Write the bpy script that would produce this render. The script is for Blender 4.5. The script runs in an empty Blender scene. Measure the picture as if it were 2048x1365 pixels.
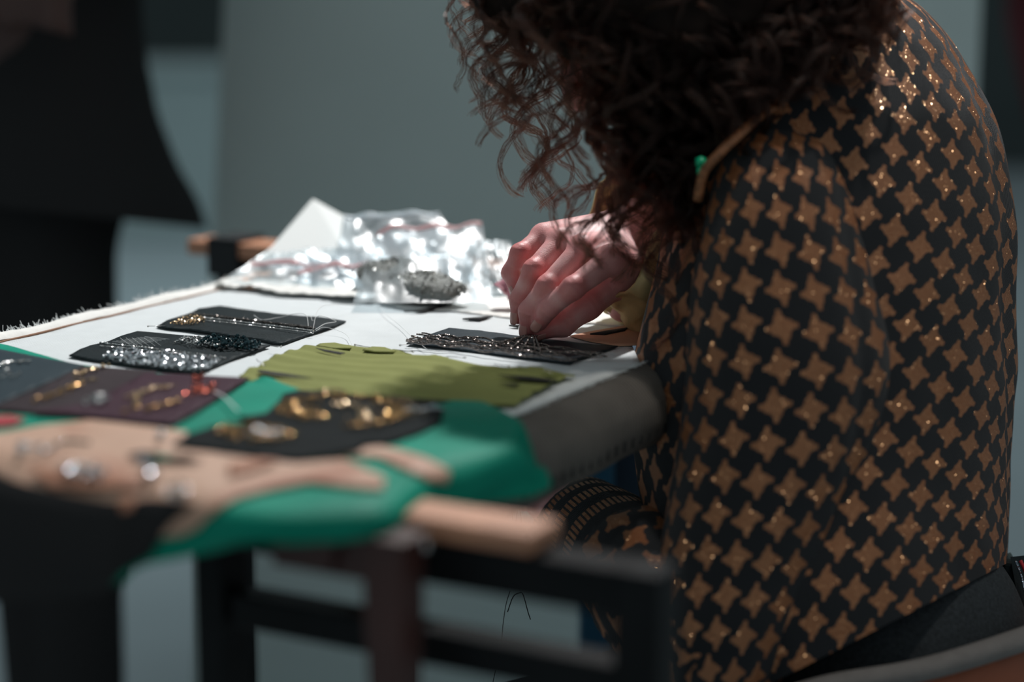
import bpy, bmesh, math, random
import numpy as np
from mathutils import Vector, Matrix, noise
random.seed(7); RNG = np.random.default_rng(11)
SC = bpy.context.scene
COL = SC.collection

# ------------------------------------------------------------------ camera
F = 4000.0; CX, CY = 1024.0, 682.5
PITCH = math.atan((CY + 100.0) / F)
CAM = np.array([0.0, 0.0, 1.0335])
FW = np.array([0.0, math.cos(PITCH), -math.sin(PITCH)])
UP = np.array([0.0, math.sin(PITCH), math.cos(PITCH)])
RT = np.array([1.0, 0.0, 0.0])
cam = bpy.data.objects.new('camera', bpy.data.cameras.new('camera'))
COL.objects.link(cam)
cam.location = CAM
cam.rotation_euler = (math.pi / 2 - PITCH, 0, 0)
cam.data.sensor_width = 36.0
cam.data.lens = F * 36.0 / 2048.0
cam.data.clip_start = 0.05
cam.data.dof.use_dof = True
cam.data.dof.focus_distance = 1.475
cam.data.dof.aperture_fstop = 2.1
SC.camera = cam

# ------------------------------------------------------------------ world, lights, exposure
W = bpy.data.worlds.new('world'); SC.world = W; W.use_nodes = True
bg = W.node_tree.nodes['Background']
bg.inputs[0].default_value = (0.80, 0.95, 1.0, 1); bg.inputs[1].default_value = 0.25

def spot(name, loc, target, watts, size, blend, radius, color):
    l = bpy.data.lights.new(name, 'SPOT'); l.energy = watts; l.spot_size = math.radians(size)
    l.spot_blend = blend; l.shadow_soft_size = radius; l.color = color
    o = bpy.data.objects.new(name, l); COL.objects.link(o); o.location = loc
    o.rotation_euler = (Vector(target) - Vector(loc)).to_track_quat('-Z', 'Y').to_euler()
    return o
spot('key_spot', (0.28, 2.66, 2.74), (0.0, 1.40, 0.78), 265, 44, 0.5, 0.045, (1.0, 0.985, 0.97))
spot('shoulder_fill_spot', (0.55, 1.15, 2.95), (0.235, 1.42, 0.93), 60, 19, 0.9, 0.05, (1.0, 0.93, 0.84))  # unseen overhead lamp added to light the shoulder and back
spot('background_spot', (-1.2, 5.0, 3.2), (-0.7, 5.2, 0.0), 125, 90, 1.0, 0.25, (0.75, 0.95, 1.0))
al = bpy.data.lights.new('area_fill_light', 'AREA'); al.energy = 2.5; al.size = 1.6; al.color = (1.0, 0.86, 0.74)  # unseen soft fill lamp added on the camera side
ao = bpy.data.objects.new('area_fill_light', al); COL.objects.link(ao); ao.location = (0.9, -0.7, 2.6)
ao.rotation_euler = (Vector((0.3, 1.4, 0.8)) - Vector(ao.location)).to_track_quat('-Z', 'Y').to_euler()
vs = SC.view_settings
SC.display_settings.display_device = 'sRGB'
vs.view_transform = 'Standard'; vs.look = 'None'; vs.gamma = 1.0; vs.use_curve_mapping = False
vs.exposure = 0.0

# ------------------------------------------------------------------ helpers
def ray(x, y): return FW + RT * ((x - CX) / F) - UP * ((y - CY) / F)
def D(x, y, d): return CAM + d * ray(x, y)
def T(x, y, z=0.75):
    r = ray(x, y); return CAM + r * ((z - CAM[2]) / r[2])
U = np.array([math.cos(math.radians(61)), math.sin(math.radians(61)), 0.0])
V = np.array([math.cos(math.radians(-29)), math.sin(math.radians(-29)), 0.0])
Zv = np.array([0, 0, 1.0])
def UV(u, v, z): return U * u + V * v + Zv * z
def norm(a): a = np.asarray(a, float); return a / (np.linalg.norm(a) + 1e-12)

def tag(o, label=None, cat=None, group=None, kind=None):
    if label: o['label'] = label
    if cat: o['category'] = cat
    if group: o['group'] = group
    if kind: o['kind'] = kind
    return o
def empty(name, loc):
    o = bpy.data.objects.new(name, None); o.empty_display_size = 0.05
    COL.objects.link(o); o.location = [float(c) for c in loc]; return o
def wloc(o):
    p = np.array(o.location)
    while o.parent: o = o.parent; p = p + np.array(o.location)
    return p
def mk(name, verts, faces, mat, parent=None, smooth=True, uvs=None, attrs=None):
    """verts in world space -> one linked mesh object"""
    verts = np.asarray(verts, float).reshape(-1, 3)
    if parent is None:
        lo, hi = verts.min(0), verts.max(0); org = np.array([(lo[0]+hi[0])/2, (lo[1]+hi[1])/2, lo[2]])
    else: org = wloc(parent)
    me = bpy.data.meshes.new(name)
    me.from_pydata((verts - org).tolist(), [], [tuple(int(i) for i in f) for f in faces])
    if uvs is not None:      # per-vertex uv (n,2) or per-loop
        ul = me.uv_layers.new(name='UVMap')
        uvs = np.asarray(uvs, float)
        if len(uvs) == len(verts):
            idx = np.empty(len(me.loops), np.int32); me.loops.foreach_get('vertex_index', idx); uvs = uvs[idx]
        ul.data.foreach_set('uv', uvs.astype(np.float32).ravel())
    if attrs:
        for k, a in attrs.items():
            at = me.attributes.new(k, 'FLOAT', 'POINT'); at.data.foreach_set('value', np.asarray(a, np.float32))
    if smooth: me.polygons.foreach_set('use_smooth', [True] * len(me.polygons))
    me.update()
    o = bpy.data.objects.new(name, me); COL.objects.link(o)
    if mat: me.materials.append(mat)
    if parent is None: o.location = org
    else: o.parent = parent; o.location = (0, 0, 0)
    return o
class MB:
    def __init__(s): s.v = []; s.f = []; s.uv = []
    def add(s, v, f):
        n = len(s.v); s.v.extend([tuple(p) for p in v]); s.f.extend([tuple(i + n for i in q) for q in f]); return s
    def box(s, c, ax, half):
        c = np.asarray(c, float); a, b, d = [np.asarray(x, float) * h for x, h in zip(ax, half)]
        v = [c + i*a + j*b + k*d for i in (-1, 1) for j in (-1, 1) for k in (-1, 1)]
        f = [(0,1,3,2),(4,6,7,5),(0,4,5,1),(2,3,7,6),(0,2,6,4),(1,5,7,3)]
        if np.dot(np.cross(a, b), d) < 0: f = [q[::-1] for q in f]
        return s.add(v, f)
    def tube(s, pts, rad, n=8, cap=True): v, f = tube_mesh(pts, rad, n, cap); return s.add(v, f)
    def build(s, name, mat, parent=None, smooth=True, **k): return mk(name, s.v, s.f, mat, parent, smooth, **k)
def bevel(o, w=0.002, seg=2):
    m = o.modifiers.new('bevel', 'BEVEL'); m.width = w; m.segments = seg; m.limit_method = 'ANGLE'
    m.harden_normals = False; return o
def frames(pts):
    pts = np.asarray(pts, float); t = np.gradient(pts, axis=0)
    t /= np.linalg.norm(t, axis=1)[:, None] + 1e-12
    ref = np.array([0, 0, 1.0]) if abs(t[0][2]) < 0.9 else np.array([1.0, 0, 0])
    a = np.zeros_like(pts); n = norm(np.cross(ref, t[0]))
    for i in range(len(pts)):
        n = norm(n - t[i] * np.dot(n, t[i])); a[i] = n
    return t, a, np.cross(t, a)
def tube_mesh(pts, rad, n=8, cap=True):
    pts = np.asarray(pts, float); rad = np.broadcast_to(rad, (len(pts),))
    t, a, b = frames(pts); th = np.arange(n) * 2 * math.pi / n
    v = (pts[:, None] + rad[:, None, None] * (np.cos(th)[None, :, None] * a[:, None] + np.sin(th)[None, :, None] * b[:, None])).reshape(-1, 3)
    f = [(i*n+j, i*n+(j+1) % n, (i+1)*n+(j+1) % n, (i+1)*n+j) for i in range(len(pts)-1) for j in range(n)]
    if cap: f.append(tuple(range(n))[::-1]); f.append(tuple((len(pts)-1)*n + j for j in range(n)))
    return v, f
def spline(pts, n):
    """Catmull-Rom through pts -> n samples (any dimension)"""
    P = np.asarray(pts, float); P = np.vstack([2*P[0]-P[1], P, 2*P[-1]-P[-2]])
    s = np.linspace(0, len(P) - 3 - 1e-9, n); i = s.astype(int); t = (s - i)[:, None]
    p0, p1, p2, p3 = P[i], P[i+1], P[i+2], P[i+3]
    return 0.5*((2*p1) + (-p0+p2)*t + (2*p0-5*p1+4*p2-p3)*t**2 + (-p0+3*p1-3*p2+p3)*t**3)
def fbm(P, scale, seed=0.0, octs=3):
    P = np.asarray(P, float) * scale + seed
    return np.array([noise.fractal(Vector(p), 1.0, 2.0, octs) for p in P])
def sheet(name, poly, mat, parent=None, th=0.0006, cell=0.006, zfun=None, jit=0.0, uvdir=None, posfun=None):
    """thin cloth / card cut to a world-space outline, gridded so it can undulate"""
    pts = []
    for i in range(len(poly)):
        a, b = np.asarray(poly[i]), np.asarray(poly[(i+1) % len(poly)])
        k = max(1, int(np.linalg.norm(b - a) / cell)) if jit else 1
        for j in range(k):
            p = a + (b - a) * j / k
            if jit: p = p + np.array([RNG.normal(0, jit), RNG.normal(0, jit), 0])
            pts.append(p)
    bm = bmesh.new()
    bm.faces.new([bm.verts.new(p) for p in pts])
    P = np.array(pts); lo, hi = P.min(0), P.max(0)
    for ax in (0, 1):
        nrm = [0, 0, 0]; nrm[ax] = 1
        for k in np.arange(lo[ax] + cell, hi[ax], cell):
            co = [0, 0, 0]; co[ax] = k
            bmesh.ops.bisect_plane(bm, geom=bm.verts[:] + bm.edges[:] + bm.faces[:], plane_co=co, plane_no=nrm, dist=1e-6)
    bmesh.ops.triangulate(bm, faces=[f for f in bm.faces if len(f.verts) > 4])
    if zfun:
        for v in bm.verts: v.co.z += zfun(v.co.x, v.co.y)
    if posfun:
        for v in bm.verts: v.co = posfun(v.co)
    bmesh.ops.recalc_face_normals(bm, faces=bm.faces[:])
    if sum(f.normal.z * f.calc_area() for f in bm.faces) < 0: bmesh.ops.reverse_faces(bm, faces=bm.faces[:])
    top = bm.faces[:]
    r = bmesh.ops.extrude_face_region(bm, geom=top, use_keep_orig=True)
    for v in [g for g in r['geom'] if isinstance(g, bmesh.types.BMVert)]: v.co.z -= th
    bmesh.ops.reverse_faces(bm, faces=[g for g in r['geom'] if isinstance(g, bmesh.types.BMFace)])
    bmesh.ops.recalc_face_normals(bm, faces=bm.faces[:])
    bm.verts.index_update()
    v = np.array([q.co[:] for q in bm.verts]); f = [[q.index for q in g.verts] for g in bm.faces]; bm.free()
    uv = None
    if uvdir is not None: uv = np.stack([v @ uvdir[0], v @ uvdir[1]], 1)
    return mk(name, v, f, mat, parent, True, uvs=uv)
_ICO = None
def ico():
    global _ICO
    if _ICO is None:
        p = (1 + 5**.5) / 2
        v = np.array([(-1,p,0),(1,p,0),(-1,-p,0),(1,-p,0),(0,-1,p),(0,1,p),(0,-1,-p),(0,1,-p),(p,0,-1),(p,0,1),(-p,0,-1),(-p,0,1)]) / math.sqrt(1+p*p)
        f = np.array([(0,11,5),(0,5,1),(0,1,7),(0,7,10),(0,10,11),(1,5,9),(5,11,4),(11,10,2),(10,7,6),(7,1,8),(3,9,4),(3,4,2),(3,2,6),(3,6,8),(3,8,9),(4,9,5),(2,4,11),(6,2,10),(8,6,7),(9,8,1)])
        _ICO = v, f
    return _ICO
def rotm():
    q = RNG.normal(size=4); q /= np.linalg.norm(q); a, b, c, d = q
    return np.array([[1-2*(c*c+d*d), 2*(b*c-a*d), 2*(b*d+a*c)], [2*(b*c+a*d), 1-2*(b*b+d*d), 2*(c*d-a*b)], [2*(b*d-a*c), 2*(c*d+a*b), 1-2*(b*b+c*c)]])
def beads(name, pts, r, mat, parent, var=0.2, flat=False, axis=None, stretch=1.0):
    v0, f0 = ico(); vs_, fs = [], []
    for i, p in enumerate(pts):
        rr = r * (1 + RNG.uniform(-var, var)); v = (v0 * rr) @ rotm().T
        if axis is not None: v = v + np.outer(v @ axis, axis) * (stretch - 1)
        vs_.append(v + p); fs.append(f0 + 12 * i)
    o = mk(name, np.vstack(vs_), np.vstack(fs), mat, parent, False)
    return tag(o, kind='stuff')
def along(poly_px, n, z, jit=0.0, zj=0.0):
    w = np.array([T(x, y, z) for x, y in poly_px]); q = spline(w, n)
    q[:, :2] += RNG.normal(0, jit, (n, 2)) if jit else 0
    if zj: q[:, 2] += RNG.uniform(0, zj, n)
    return q
def inside(poly_px, n, z, zj=0.0, mind=0.0):
    w = np.array([T(x, y, z)[:2] for x, y in poly_px]); lo, hi = w.min(0), w.max(0); out = []
    tries = 0
    while len(out) < n and tries < n * 60:
        tries += 1
        p = RNG.uniform(lo, hi); c = False; j = len(w) - 1
        for i in range(len(w)):
            if (w[i][1] > p[1]) != (w[j][1] > p[1]) and p[0] < (w[j][0]-w[i][0])*(p[1]-w[i][1])/(w[j][1]-w[i][1]) + w[i][0]: c = not c
            j = i
        if c and (mind == 0 or all((p[0]-q[0])**2 + (p[1]-q[1])**2 > mind*mind for q in out)):
            out.append((p[0], p[1], z + RNG.uniform(0, zj)))
    return np.array(out)

# ---- signed-distance modelling + surface nets
def cone(P, a, b, ra, rb):
    a, b = np.asarray(a), np.asarray(b); ab = b - a; L2 = ab @ ab + 1e-12
    t = np.clip(((P - a) @ ab) / L2, 0, 1)
    return np.linalg.norm(P - a - t[..., None] * ab, axis=-1) - (ra + (rb - ra) * t)
def ell(P, c, R, axes=None):
    q = P - np.asarray(c)
    if axes is not None: q = q @ np.asarray(axes).T
    R = np.asarray(R); k = np.linalg.norm(q / R, axis=-1); k2 = np.linalg.norm(q / (R*R), axis=-1) + 1e-9
    return k * (k - 1) / k2
def smin(a, b, k):
    h = np.clip(0.5 + 0.5 * (b - a) / k, 0, 1); return b + (a - b) * h - k * h * (1 - h)
def nets(fun, lo, hi, h):
    lo = np.asarray(lo, float); n = np.ceil((np.asarray(hi) - lo) / h).astype(int) + 1
    g = np.stack(np.meshgrid(*[lo[i] + h*np.arange(n[i]) for i in range(3)], indexing='ij'), -1)
    Fv = fun(g.reshape(-1, 3)).reshape(n)
    s = Fv < 0
    acc = np.zeros(tuple(n-1) + (3,)); cnt = np.zeros(tuple(n-1))
    offs = [(i, j, k) for i in (0, 1) for j in (0, 1) for k in (0, 1)]
    sl = lambda o: tuple(slice(o[d], n[d]-1+o[d]) for d in range(3))
    for o1 in offs:
        for d in range(3):
            if o1[d]: continue
            o2 = list(o1); o2[d] = 1
            A, B = Fv[sl(o1)], Fv[sl(o2)]; cr = (A < 0) != (B < 0)
            t = np.where(cr, A / np.where(cr, A - B, 1), 0)
            p = np.zeros(A.shape + (3,))
            for e in range(3): p[..., e] = o1[e] + (t if e == d else 0)
            acc += p * cr[..., None]; cnt += cr
    m = cnt > 0; idx = -np.ones(m.shape, int); idx[m] = np.arange(m.sum())
    cell = np.argwhere(m)
    V_ = lo + h * (cell + acc[m] / cnt[m][:, None])
    fc = []
    for d in range(3):
        e, w = [(1, 2), (2, 0), (0, 1)][d]
        A = np.take(s, range(n[d]-1), axis=d); B = np.take(s, range(1, n[d]), axis=d)
        q = np.argwhere(A != B)
        q = q[(q[:, e] > 0) & (q[:, w] > 0) & (q[:, e] < n[e]-1) & (q[:, w] < n[w]-1)]
        fl = A[tuple(q.T)]
        de = np.zeros(3, int); de[e] = 1; dw = np.zeros(3, int); dw[w] = 1
        a0 = idx[tuple((q-de-dw).T)]; a1 = idx[tuple((q-dw).T)]; a2 = idx[tuple(q.T)]; a3 = idx[tuple((q-de).T)]
        Q = np.stack([a0, a1, a2, a3], 1); Q[~fl] = Q[~fl][:, ::-1]; fc.append(Q)
    return V_, np.vstack(fc)

# ------------------------------------------------------------------ materials
def newmat(name):
    m = bpy.data.materials.new(name); m.use_nodes = True
    nt = m.node_tree; b = nt.nodes['Principled BSDF']; return m, nt, b
def pr(name, color, rough=0.6, metal=0.0, var=0.0, vscale=30.0, bump=0.0, bscale=200.0, sheen=0.0, spec=0.5, island=0.0, trans=0.0, coat=0.0, stretch=(1, 1, 1), sss=0.0):
    m, nt, b = newmat(name); L = nt.links
    b.inputs['Base Color'].default_value = (*color, 1); b.inputs['Roughness'].default_value = rough
    b.inputs['Metallic'].default_value = metal; b.inputs['Specular IOR Level'].default_value = spec
    b.inputs['Sheen Weight'].default_value = sheen; b.inputs['Coat Weight'].default_value = coat
    if sss: b.inputs['Subsurface Weight'].default_value = sss; b.inputs['Subsurface Scale'].default_value = 0.004
    tc = nt.nodes.new('ShaderNodeTexCoord'); mp = nt.nodes.new('ShaderNodeMapping'); mp.inputs['Scale'].default_value = stretch
    L.new(tc.outputs['Object'], mp.inputs[0])
    if var or island:
        hsv = nt.nodes.new('ShaderNodeHueSaturation'); hsv.inputs['Color'].default_value = (*color, 1)
        mr = nt.nodes.new('ShaderNodeMapRange'); 
        if island:
            g = nt.nodes.new('ShaderNodeNewGeometry'); L.new(g.outputs['Random Per Island'], mr.inputs[0]); a = island
        else:
            n = nt.nodes.new('ShaderNodeTexNoise'); n.inputs['Scale'].default_value = vscale; n.inputs['Detail'].default_value = 5
            L.new(mp.outputs[0], n.inputs['Vector']); L.new(n.outputs[0], mr.inputs[0]); a = var
            mr.inputs[1].default_value = 0.3; mr.inputs[2].default_value = 0.7
        mr.inputs[3].default_value = 1 - a; mr.inputs[4].default_value = 1 + a
        L.new(mr.outputs[0], hsv.inputs['Value']); L.new(hsv.outputs[0], b.inputs['Base Color'])
    if bump:
        n2 = nt.nodes.new('ShaderNodeTexNoise'); n2.inputs['Scale'].default_value = bscale; n2.inputs['Detail'].default_value = 4
        L.new(mp.outputs[0], n2.inputs['Vector'])
        bp = nt.nodes.new('ShaderNodeBump'); bp.inputs['Strength'].default_value = bump; bp.inputs['Distance'].default_value = 0.002
        L.new(n2.outputs[0], bp.inputs['Height']); L.new(bp.outputs[0], b.inputs['Normal'])
    return m
def M2(nt, op, a, b=None, c=None):
    n = nt.nodes.new('ShaderNodeMath'); n.operation = op
    for i, x in enumerate((a, b, c)):
        if x is None: continue
        if isinstance(x, (int, float)): n.inputs[i].default_value = x
        else: nt.links.new(x, n.inputs[i])
    return n.outputs[0]
def woven(name, color, color2, per, rough=0.85, bump=0.3):
    """plain weave: crossed threads from UV in metres"""
    m, nt, b = newmat(name); L = nt.links
    tc = nt.nodes.new('ShaderNodeTexCoord'); sp = nt.nodes.new('ShaderNodeSeparateXYZ'); L.new(tc.outputs['Object'], sp.inputs[0])
    k = 2 * math.pi / per
    a = M2(nt, 'ADD', M2(nt, 'MULTIPLY', sp.outputs[0], U[0]*k), M2(nt, 'MULTIPLY', sp.outputs[1], U[1]*k))
    c = M2(nt, 'ADD', M2(nt, 'MULTIPLY', sp.outputs[0], V[0]*k), M2(nt, 'MULTIPLY', sp.outputs[1], V[1]*k))
    w = M2(nt, 'MULTIPLY', M2(nt, 'SINE', a), M2(nt, 'SINE', c))
    n = nt.nodes.new('ShaderNodeTexNoise'); n.inputs['Scale'].default_value = 60; n.inputs['Detail'].default_value = 6; L.new(tc.outputs['Object'], n.inputs['Vector'])
    h = M2(nt, 'ADD', M2(nt, 'MULTIPLY', w, 0.35), M2(nt, 'MULTIPLY', n.outputs[0], 1.0))
    mx = nt.nodes.new('ShaderNodeMix'); mx.data_type = 'RGBA'; mx.inputs[6].default_value = (*color2, 1); mx.inputs[7].default_value = (*color, 1)
    L.new(h, mx.inputs[0]); L.new(mx.outputs[2], b.inputs['Base Color']); b.inputs['Roughness'].default_value = rough
    bp = nt.nodes.new('ShaderNodeBump'); bp.inputs['Strength'].default_value = bump; bp.inputs['Distance'].default_value = 0.0006
    L.new(w, bp.inputs['Height']); L.new(bp.outputs[0], b.inputs['Normal'])
    return m
def rib(name, color, per, rough=0.8, axis=U, depth=0.5):
    """corded / ribbed cloth, cords run across `axis`"""
    m, nt, b = newmat(name); L = nt.links
    tc = nt.nodes.new('ShaderNodeTexCoord'); sp = nt.nodes.new('ShaderNodeSeparateXYZ'); L.new(tc.outputs['Object'], sp.inputs[0])
    k = 2 * math.pi / per
    a = M2(nt, 'ADD', M2(nt, 'MULTIPLY', sp.outputs[0], float(axis[0])*k), M2(nt, 'MULTIPLY', sp.outputs[1], float(axis[1])*k))
    n = nt.nodes.new('ShaderNodeTexNoise'); n.inputs['Scale'].default_value = 25; n.inputs['Detail'].default_value = 5; L.new(tc.outputs['Object'], n.inputs['Vector'])
    s = M2(nt, 'SINE', M2(nt, 'ADD', a, M2(nt, 'MULTIPLY', n.outputs[0], 2.0)))
    h = M2(nt, 'ADD', M2(nt, 'MULTIPLY', s, 0.3), n.outputs[0])
    mx = nt.nodes.new('ShaderNodeMix'); mx.data_type = 'RGBA'; mx.inputs[6].default_value = (*[c*(1-depth) for c in color], 1); mx.inputs[7].default_value = (*color, 1)
    L.new(h, mx.inputs[0]); L.new(mx.outputs[2], b.inputs['Base Color']); b.inputs['Roughness'].default_value = rough
    b.inputs['Specular IOR Level'].default_value = 0.2
    bp = nt.nodes.new('ShaderNodeBump'); bp.inputs['Strength'].default_value = 0.8; bp.inputs['Distance'].default_value = 0.0005
    L.new(s, bp.inputs['Height']); L.new(bp.outputs[0], b.inputs['Normal'])
    return m
def houndstooth(name, per=0.031, rot=0.0, gold=(0.25, 0.080, 0.024), black=(0.017, 0.019, 0.022), stripes=False):
    """knitted lurex houndstooth laid out in the garment's own UV (metres)"""
    m, nt, b = newmat(name); L = nt.links
    tc = nt.nodes.new('ShaderNodeTexCoord'); mp = nt.nodes.new('ShaderNodeMapping')
    mp.inputs['Scale'].default_value = (1/per, 1/per, 1); mp.inputs['Rotation'].default_value = (0, 0, rot)
    L.new(tc.outputs['UV'], mp.inputs[0]); sp = nt.nodes.new('ShaderNodeSeparateXYZ'); L.new(mp.outputs[0], sp.inputs[0])
    N = 15.0
    def stitch(x, y, off):   # knit stitches give the star its little steps
        st = M2(nt, 'DIVIDE', M2(nt, 'FLOOR', M2(nt, 'MULTIPLY', x, N)), N)
        st = M2(nt, 'ADD', st, 0.5 / N)
        return M2(nt, 'ADD', M2(nt, 'MULTIPLY', st, 0.6), M2(nt, 'MULTIPLY', x, 0.4))
    X, Y = sp.outputs[0], sp.outputs[1]
    if stripes:
        fx = M2(nt, 'FRACT', X); msk = M2(nt, 'LESS_THAN', fx, 0.5)
        fine = M2(nt, 'GREATER_THAN', M2(nt, 'FRACT', M2(nt, 'MULTIPLY', Y, 7.0)), 0.4); msk = M2(nt, 'MULTIPLY', msk, fine)
    else:
        u = M2(nt, 'SUBTRACT', M2(nt, 'FRACT', stitch(X, Y, 0)), 0.5); v = M2(nt, 'SUBTRACT', M2(nt, 'FRACT', stitch(Y, X, 0)), 0.5)
        au, av = M2(nt, 'ABSOLUTE', u), M2(nt, 'ABSOLUTE', v)
        p = M2(nt, 'MAXIMUM', au, av); sel = M2(nt, 'GREATER_THAN', au, av)
        q1 = M2(nt, 'MULTIPLY', M2(nt, 'SIGN', u), v); q2 = M2(nt, 'MULTIPLY', M2(nt, 'MULTIPLY', M2(nt, 'SIGN', v), u), -1.0)
        q = M2(nt, 'ADD', M2(nt, 'MULTIPLY', sel, q1), M2(nt, 'MULTIPLY', M2(nt, 'SUBTRACT', 1.0, sel), q2))
        up_ = M2(nt, 'GREATER_THAN', q, M2(nt, 'ADD', -0.286, M2(nt, 'MULTIPLY', p, 0.32)))
        arm = M2(nt, 'MULTIPLY', M2(nt, 'LESS_THAN', p, 0.457), M2(nt, 'LESS_THAN', q, M2(nt, 'SUBTRACT', 0.0694, M2(nt, 'MULTIPLY', p, 0.22))))
        body = M2(nt, 'LESS_THAN', p, M2(nt, 'SUBTRACT', 0.286, M2(nt, 'MULTIPLY', q, 0.32)))
        msk = M2(nt, 'MULTIPLY', up_, M2(nt, 'MAXIMUM', body, arm))
    # lurex sparkle: every stitch is a tiny facet with its own tilt
    vo = nt.nodes.new('ShaderNodeTexVoronoi'); vo.inputs['Scale'].default_value = 34.0; L.new(mp.outputs[0], vo.inputs['Vector'])
    vm = nt.nodes.new('ShaderNodeVectorMath'); vm.operation = 'SUBTRACT'; L.new(vo.outputs['Color'], vm.inputs[0]); vm.inputs[1].default_value = (0.5, 0.5, 0.5)
    vsx = nt.nodes.new('ShaderNodeVectorMath'); vsx.operation = 'SCALE'; vsx.inputs['Scale'].default_value = 1.9; L.new(vm.outputs[0], vsx.inputs[0])
    ge = nt.nodes.new('ShaderNodeNewGeometry'); va = nt.nodes.new('ShaderNodeVectorMath'); L.new(ge.outputs['Normal'], va.inputs[0]); L.new(vsx.outputs[0], va.inputs[1])
    vn = nt.nodes.new('ShaderNodeVectorMath'); vn.operation = 'NORMALIZE'; L.new(va.outputs[0], vn.inputs[0])
    gl = nt.nodes.new('ShaderNodeBsdfGlossy'); gl.inputs['Roughness'].default_value = 0.22; gl.inputs['Color'].default_value = (0.95, 0.60, 0.34, 1); L.new(vn.outputs[0], gl.inputs['Normal'])
    b.inputs['Base Color'].default_value = (*gold, 1); b.inputs['Roughness'].default_value = 0.55; b.inputs['Metallic'].default_value = 0.0
    wv = M2(nt, 'SINE', M2(nt, 'MULTIPLY', X, 2*math.pi*N)); 
    bp = nt.nodes.new('ShaderNodeBump'); bp.inputs['Strength'].default_value = 0.35; bp.inputs['Distance'].default_value = 0.001
    L.new(M2(nt, 'ADD', wv, vo.outputs['Distance']), bp.inputs['Height']); L.new(bp.outputs[0], b.inputs['Normal'])
    mg = nt.nodes.new('ShaderNodeMixShader'); mg.inputs[0].default_value = 0.14; L.new(b.outputs[0], mg.inputs[1]); L.new(gl.outputs[0], mg.inputs[2])
    bb = nt.nodes.new('ShaderNodeBsdfPrincipled'); bb.inputs['Base Color'].default_value = (*black, 1); bb.inputs['Roughness'].default_value = 0.9; bb.inputs['Sheen Weight'].default_value = 0.08; bb.inputs['Specular IOR Level'].default_value = 0.15
    L.new(bp.outputs[0], bb.inputs['Normal'])
    mm = nt.nodes.new('ShaderNodeMixShader'); L.new(msk, mm.inputs[0]); L.new(bb.outputs[0], mm.inputs[1]); L.new(mg.outputs[0], mm.inputs[2])
    L.new(mm.outputs[0], nt.nodes['Material Output'].inputs['Surface'])
    return m
def film(name, tint=(0.93, 0.97, 0.99), milk=0.15, clear=0.7):
    """thin clear plastic: mostly see-through, glossy, slightly milky"""
    m, nt, b = newmat(name); L = nt.links
    tr = nt.nodes.new('ShaderNodeBsdfTransparent'); tr.inputs[0].default_value = (*tint, 1)
    gl = nt.nodes.new('ShaderNodeBsdfGlossy'); gl.inputs['Roughness'].default_value = 0.32
    df = nt.nodes.new('ShaderNodeBsdfTranslucent'); df.inputs[0].default_value = (0.85, 0.9, 0.92, 1)
    d2 = nt.nodes.new('ShaderNodeBsdfDiffuse'); d2.inputs[0].default_value = (0.8, 0.85, 0.88, 1)
    ad = nt.nodes.new('ShaderNodeMixShader'); ad.inputs[0].default_value = 0.5; L.new(df.outputs[0], ad.inputs[1]); L.new(d2.outputs[0], ad.inputs[2])
    m1 = nt.nodes.new('ShaderNodeMixShader'); m1.inputs[0].default_value = milk / (milk + clear); L.new(tr.outputs[0], m1.inputs[1]); L.new(ad.outputs[0], m1.inputs[2])
    lw = nt.nodes.new('ShaderNodeLayerWeight'); lw.inputs[0].default_value = 0.35
    fa = M2(nt, 'ADD', M2(nt, 'MULTIPLY', lw.outputs['Fresnel'], 0.17), 0.008)
    m2 = nt.nodes.new('ShaderNodeMixShader'); L.new(fa, m2.inputs[0]); L.new(m1.outputs[0], m2.inputs[1]); L.new(gl.outputs[0], m2.inputs[2])
    L.new(m2.outputs[0], nt.nodes['Material Output'].inputs['Surface'])
    return m
def skin(name, base=(0.80, 0.45, 0.44), red=(0.56, 0.12, 0.12)):
    m, nt, b = newmat(name); L = nt.links
    at = nt.nodes.new('ShaderNodeAttribute'); at.attribute_name = 'red'
    tc = nt.nodes.new('ShaderNodeTexCoord'); n = nt.nodes.new('ShaderNodeTexNoise'); n.inputs['Scale'].default_value = 90; n.inputs['Detail'].default_value = 5; L.new(tc.outputs['Object'], n.inputs['Vector'])
    f = M2(nt, 'ADD', at.outputs['Fac'], M2(nt, 'MULTIPLY', M2(nt, 'SUBTRACT', n.outputs[0], 0.5), 0.5))
    mx = nt.nodes.new('ShaderNodeMix'); mx.data_type = 'RGBA'; mx.inputs[6].default_value = (*base, 1); mx.inputs[7].default_value = (*red, 1)
    L.new(f, mx.inputs[0]); L.new(mx.outputs[2], b.inputs['Base Color'])
    b.inputs['Roughness'].default_value = 0.5; b.inputs['Subsurface Weight'].default_value = 0.2; b.inputs['Subsurface Scale'].default_value = 0.006
    b.inputs['Subsurface Radius'].default_value = (1.0, 0.35, 0.2)
    v = nt.nodes.new('ShaderNodeTexVoronoi'); v.inputs['Scale'].default_value = 900; L.new(tc.outputs['Object'], v.inputs['Vector'])
    cr = nt.nodes.new('ShaderNodeAttribute'); cr.attribute_name = 'crease'
    bp = nt.nodes.new('ShaderNodeBump'); bp.inputs['Strength'].default_value = 0.35; bp.inputs['Distance'].default_value = 0.0006
    L.new(M2(nt, 'ADD', M2(nt, 'MULTIPLY', v.outputs['Distance'], 0.4), M2(nt, 'ADD', M2(nt, 'MULTIPLY', n.outputs[0], 0.6), M2(nt, 'MULTIPLY', cr.outputs['Fac'], 1.4))), bp.inputs['Height']); L.new(bp.outputs[0], b.inputs['Normal'])
    return m
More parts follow.
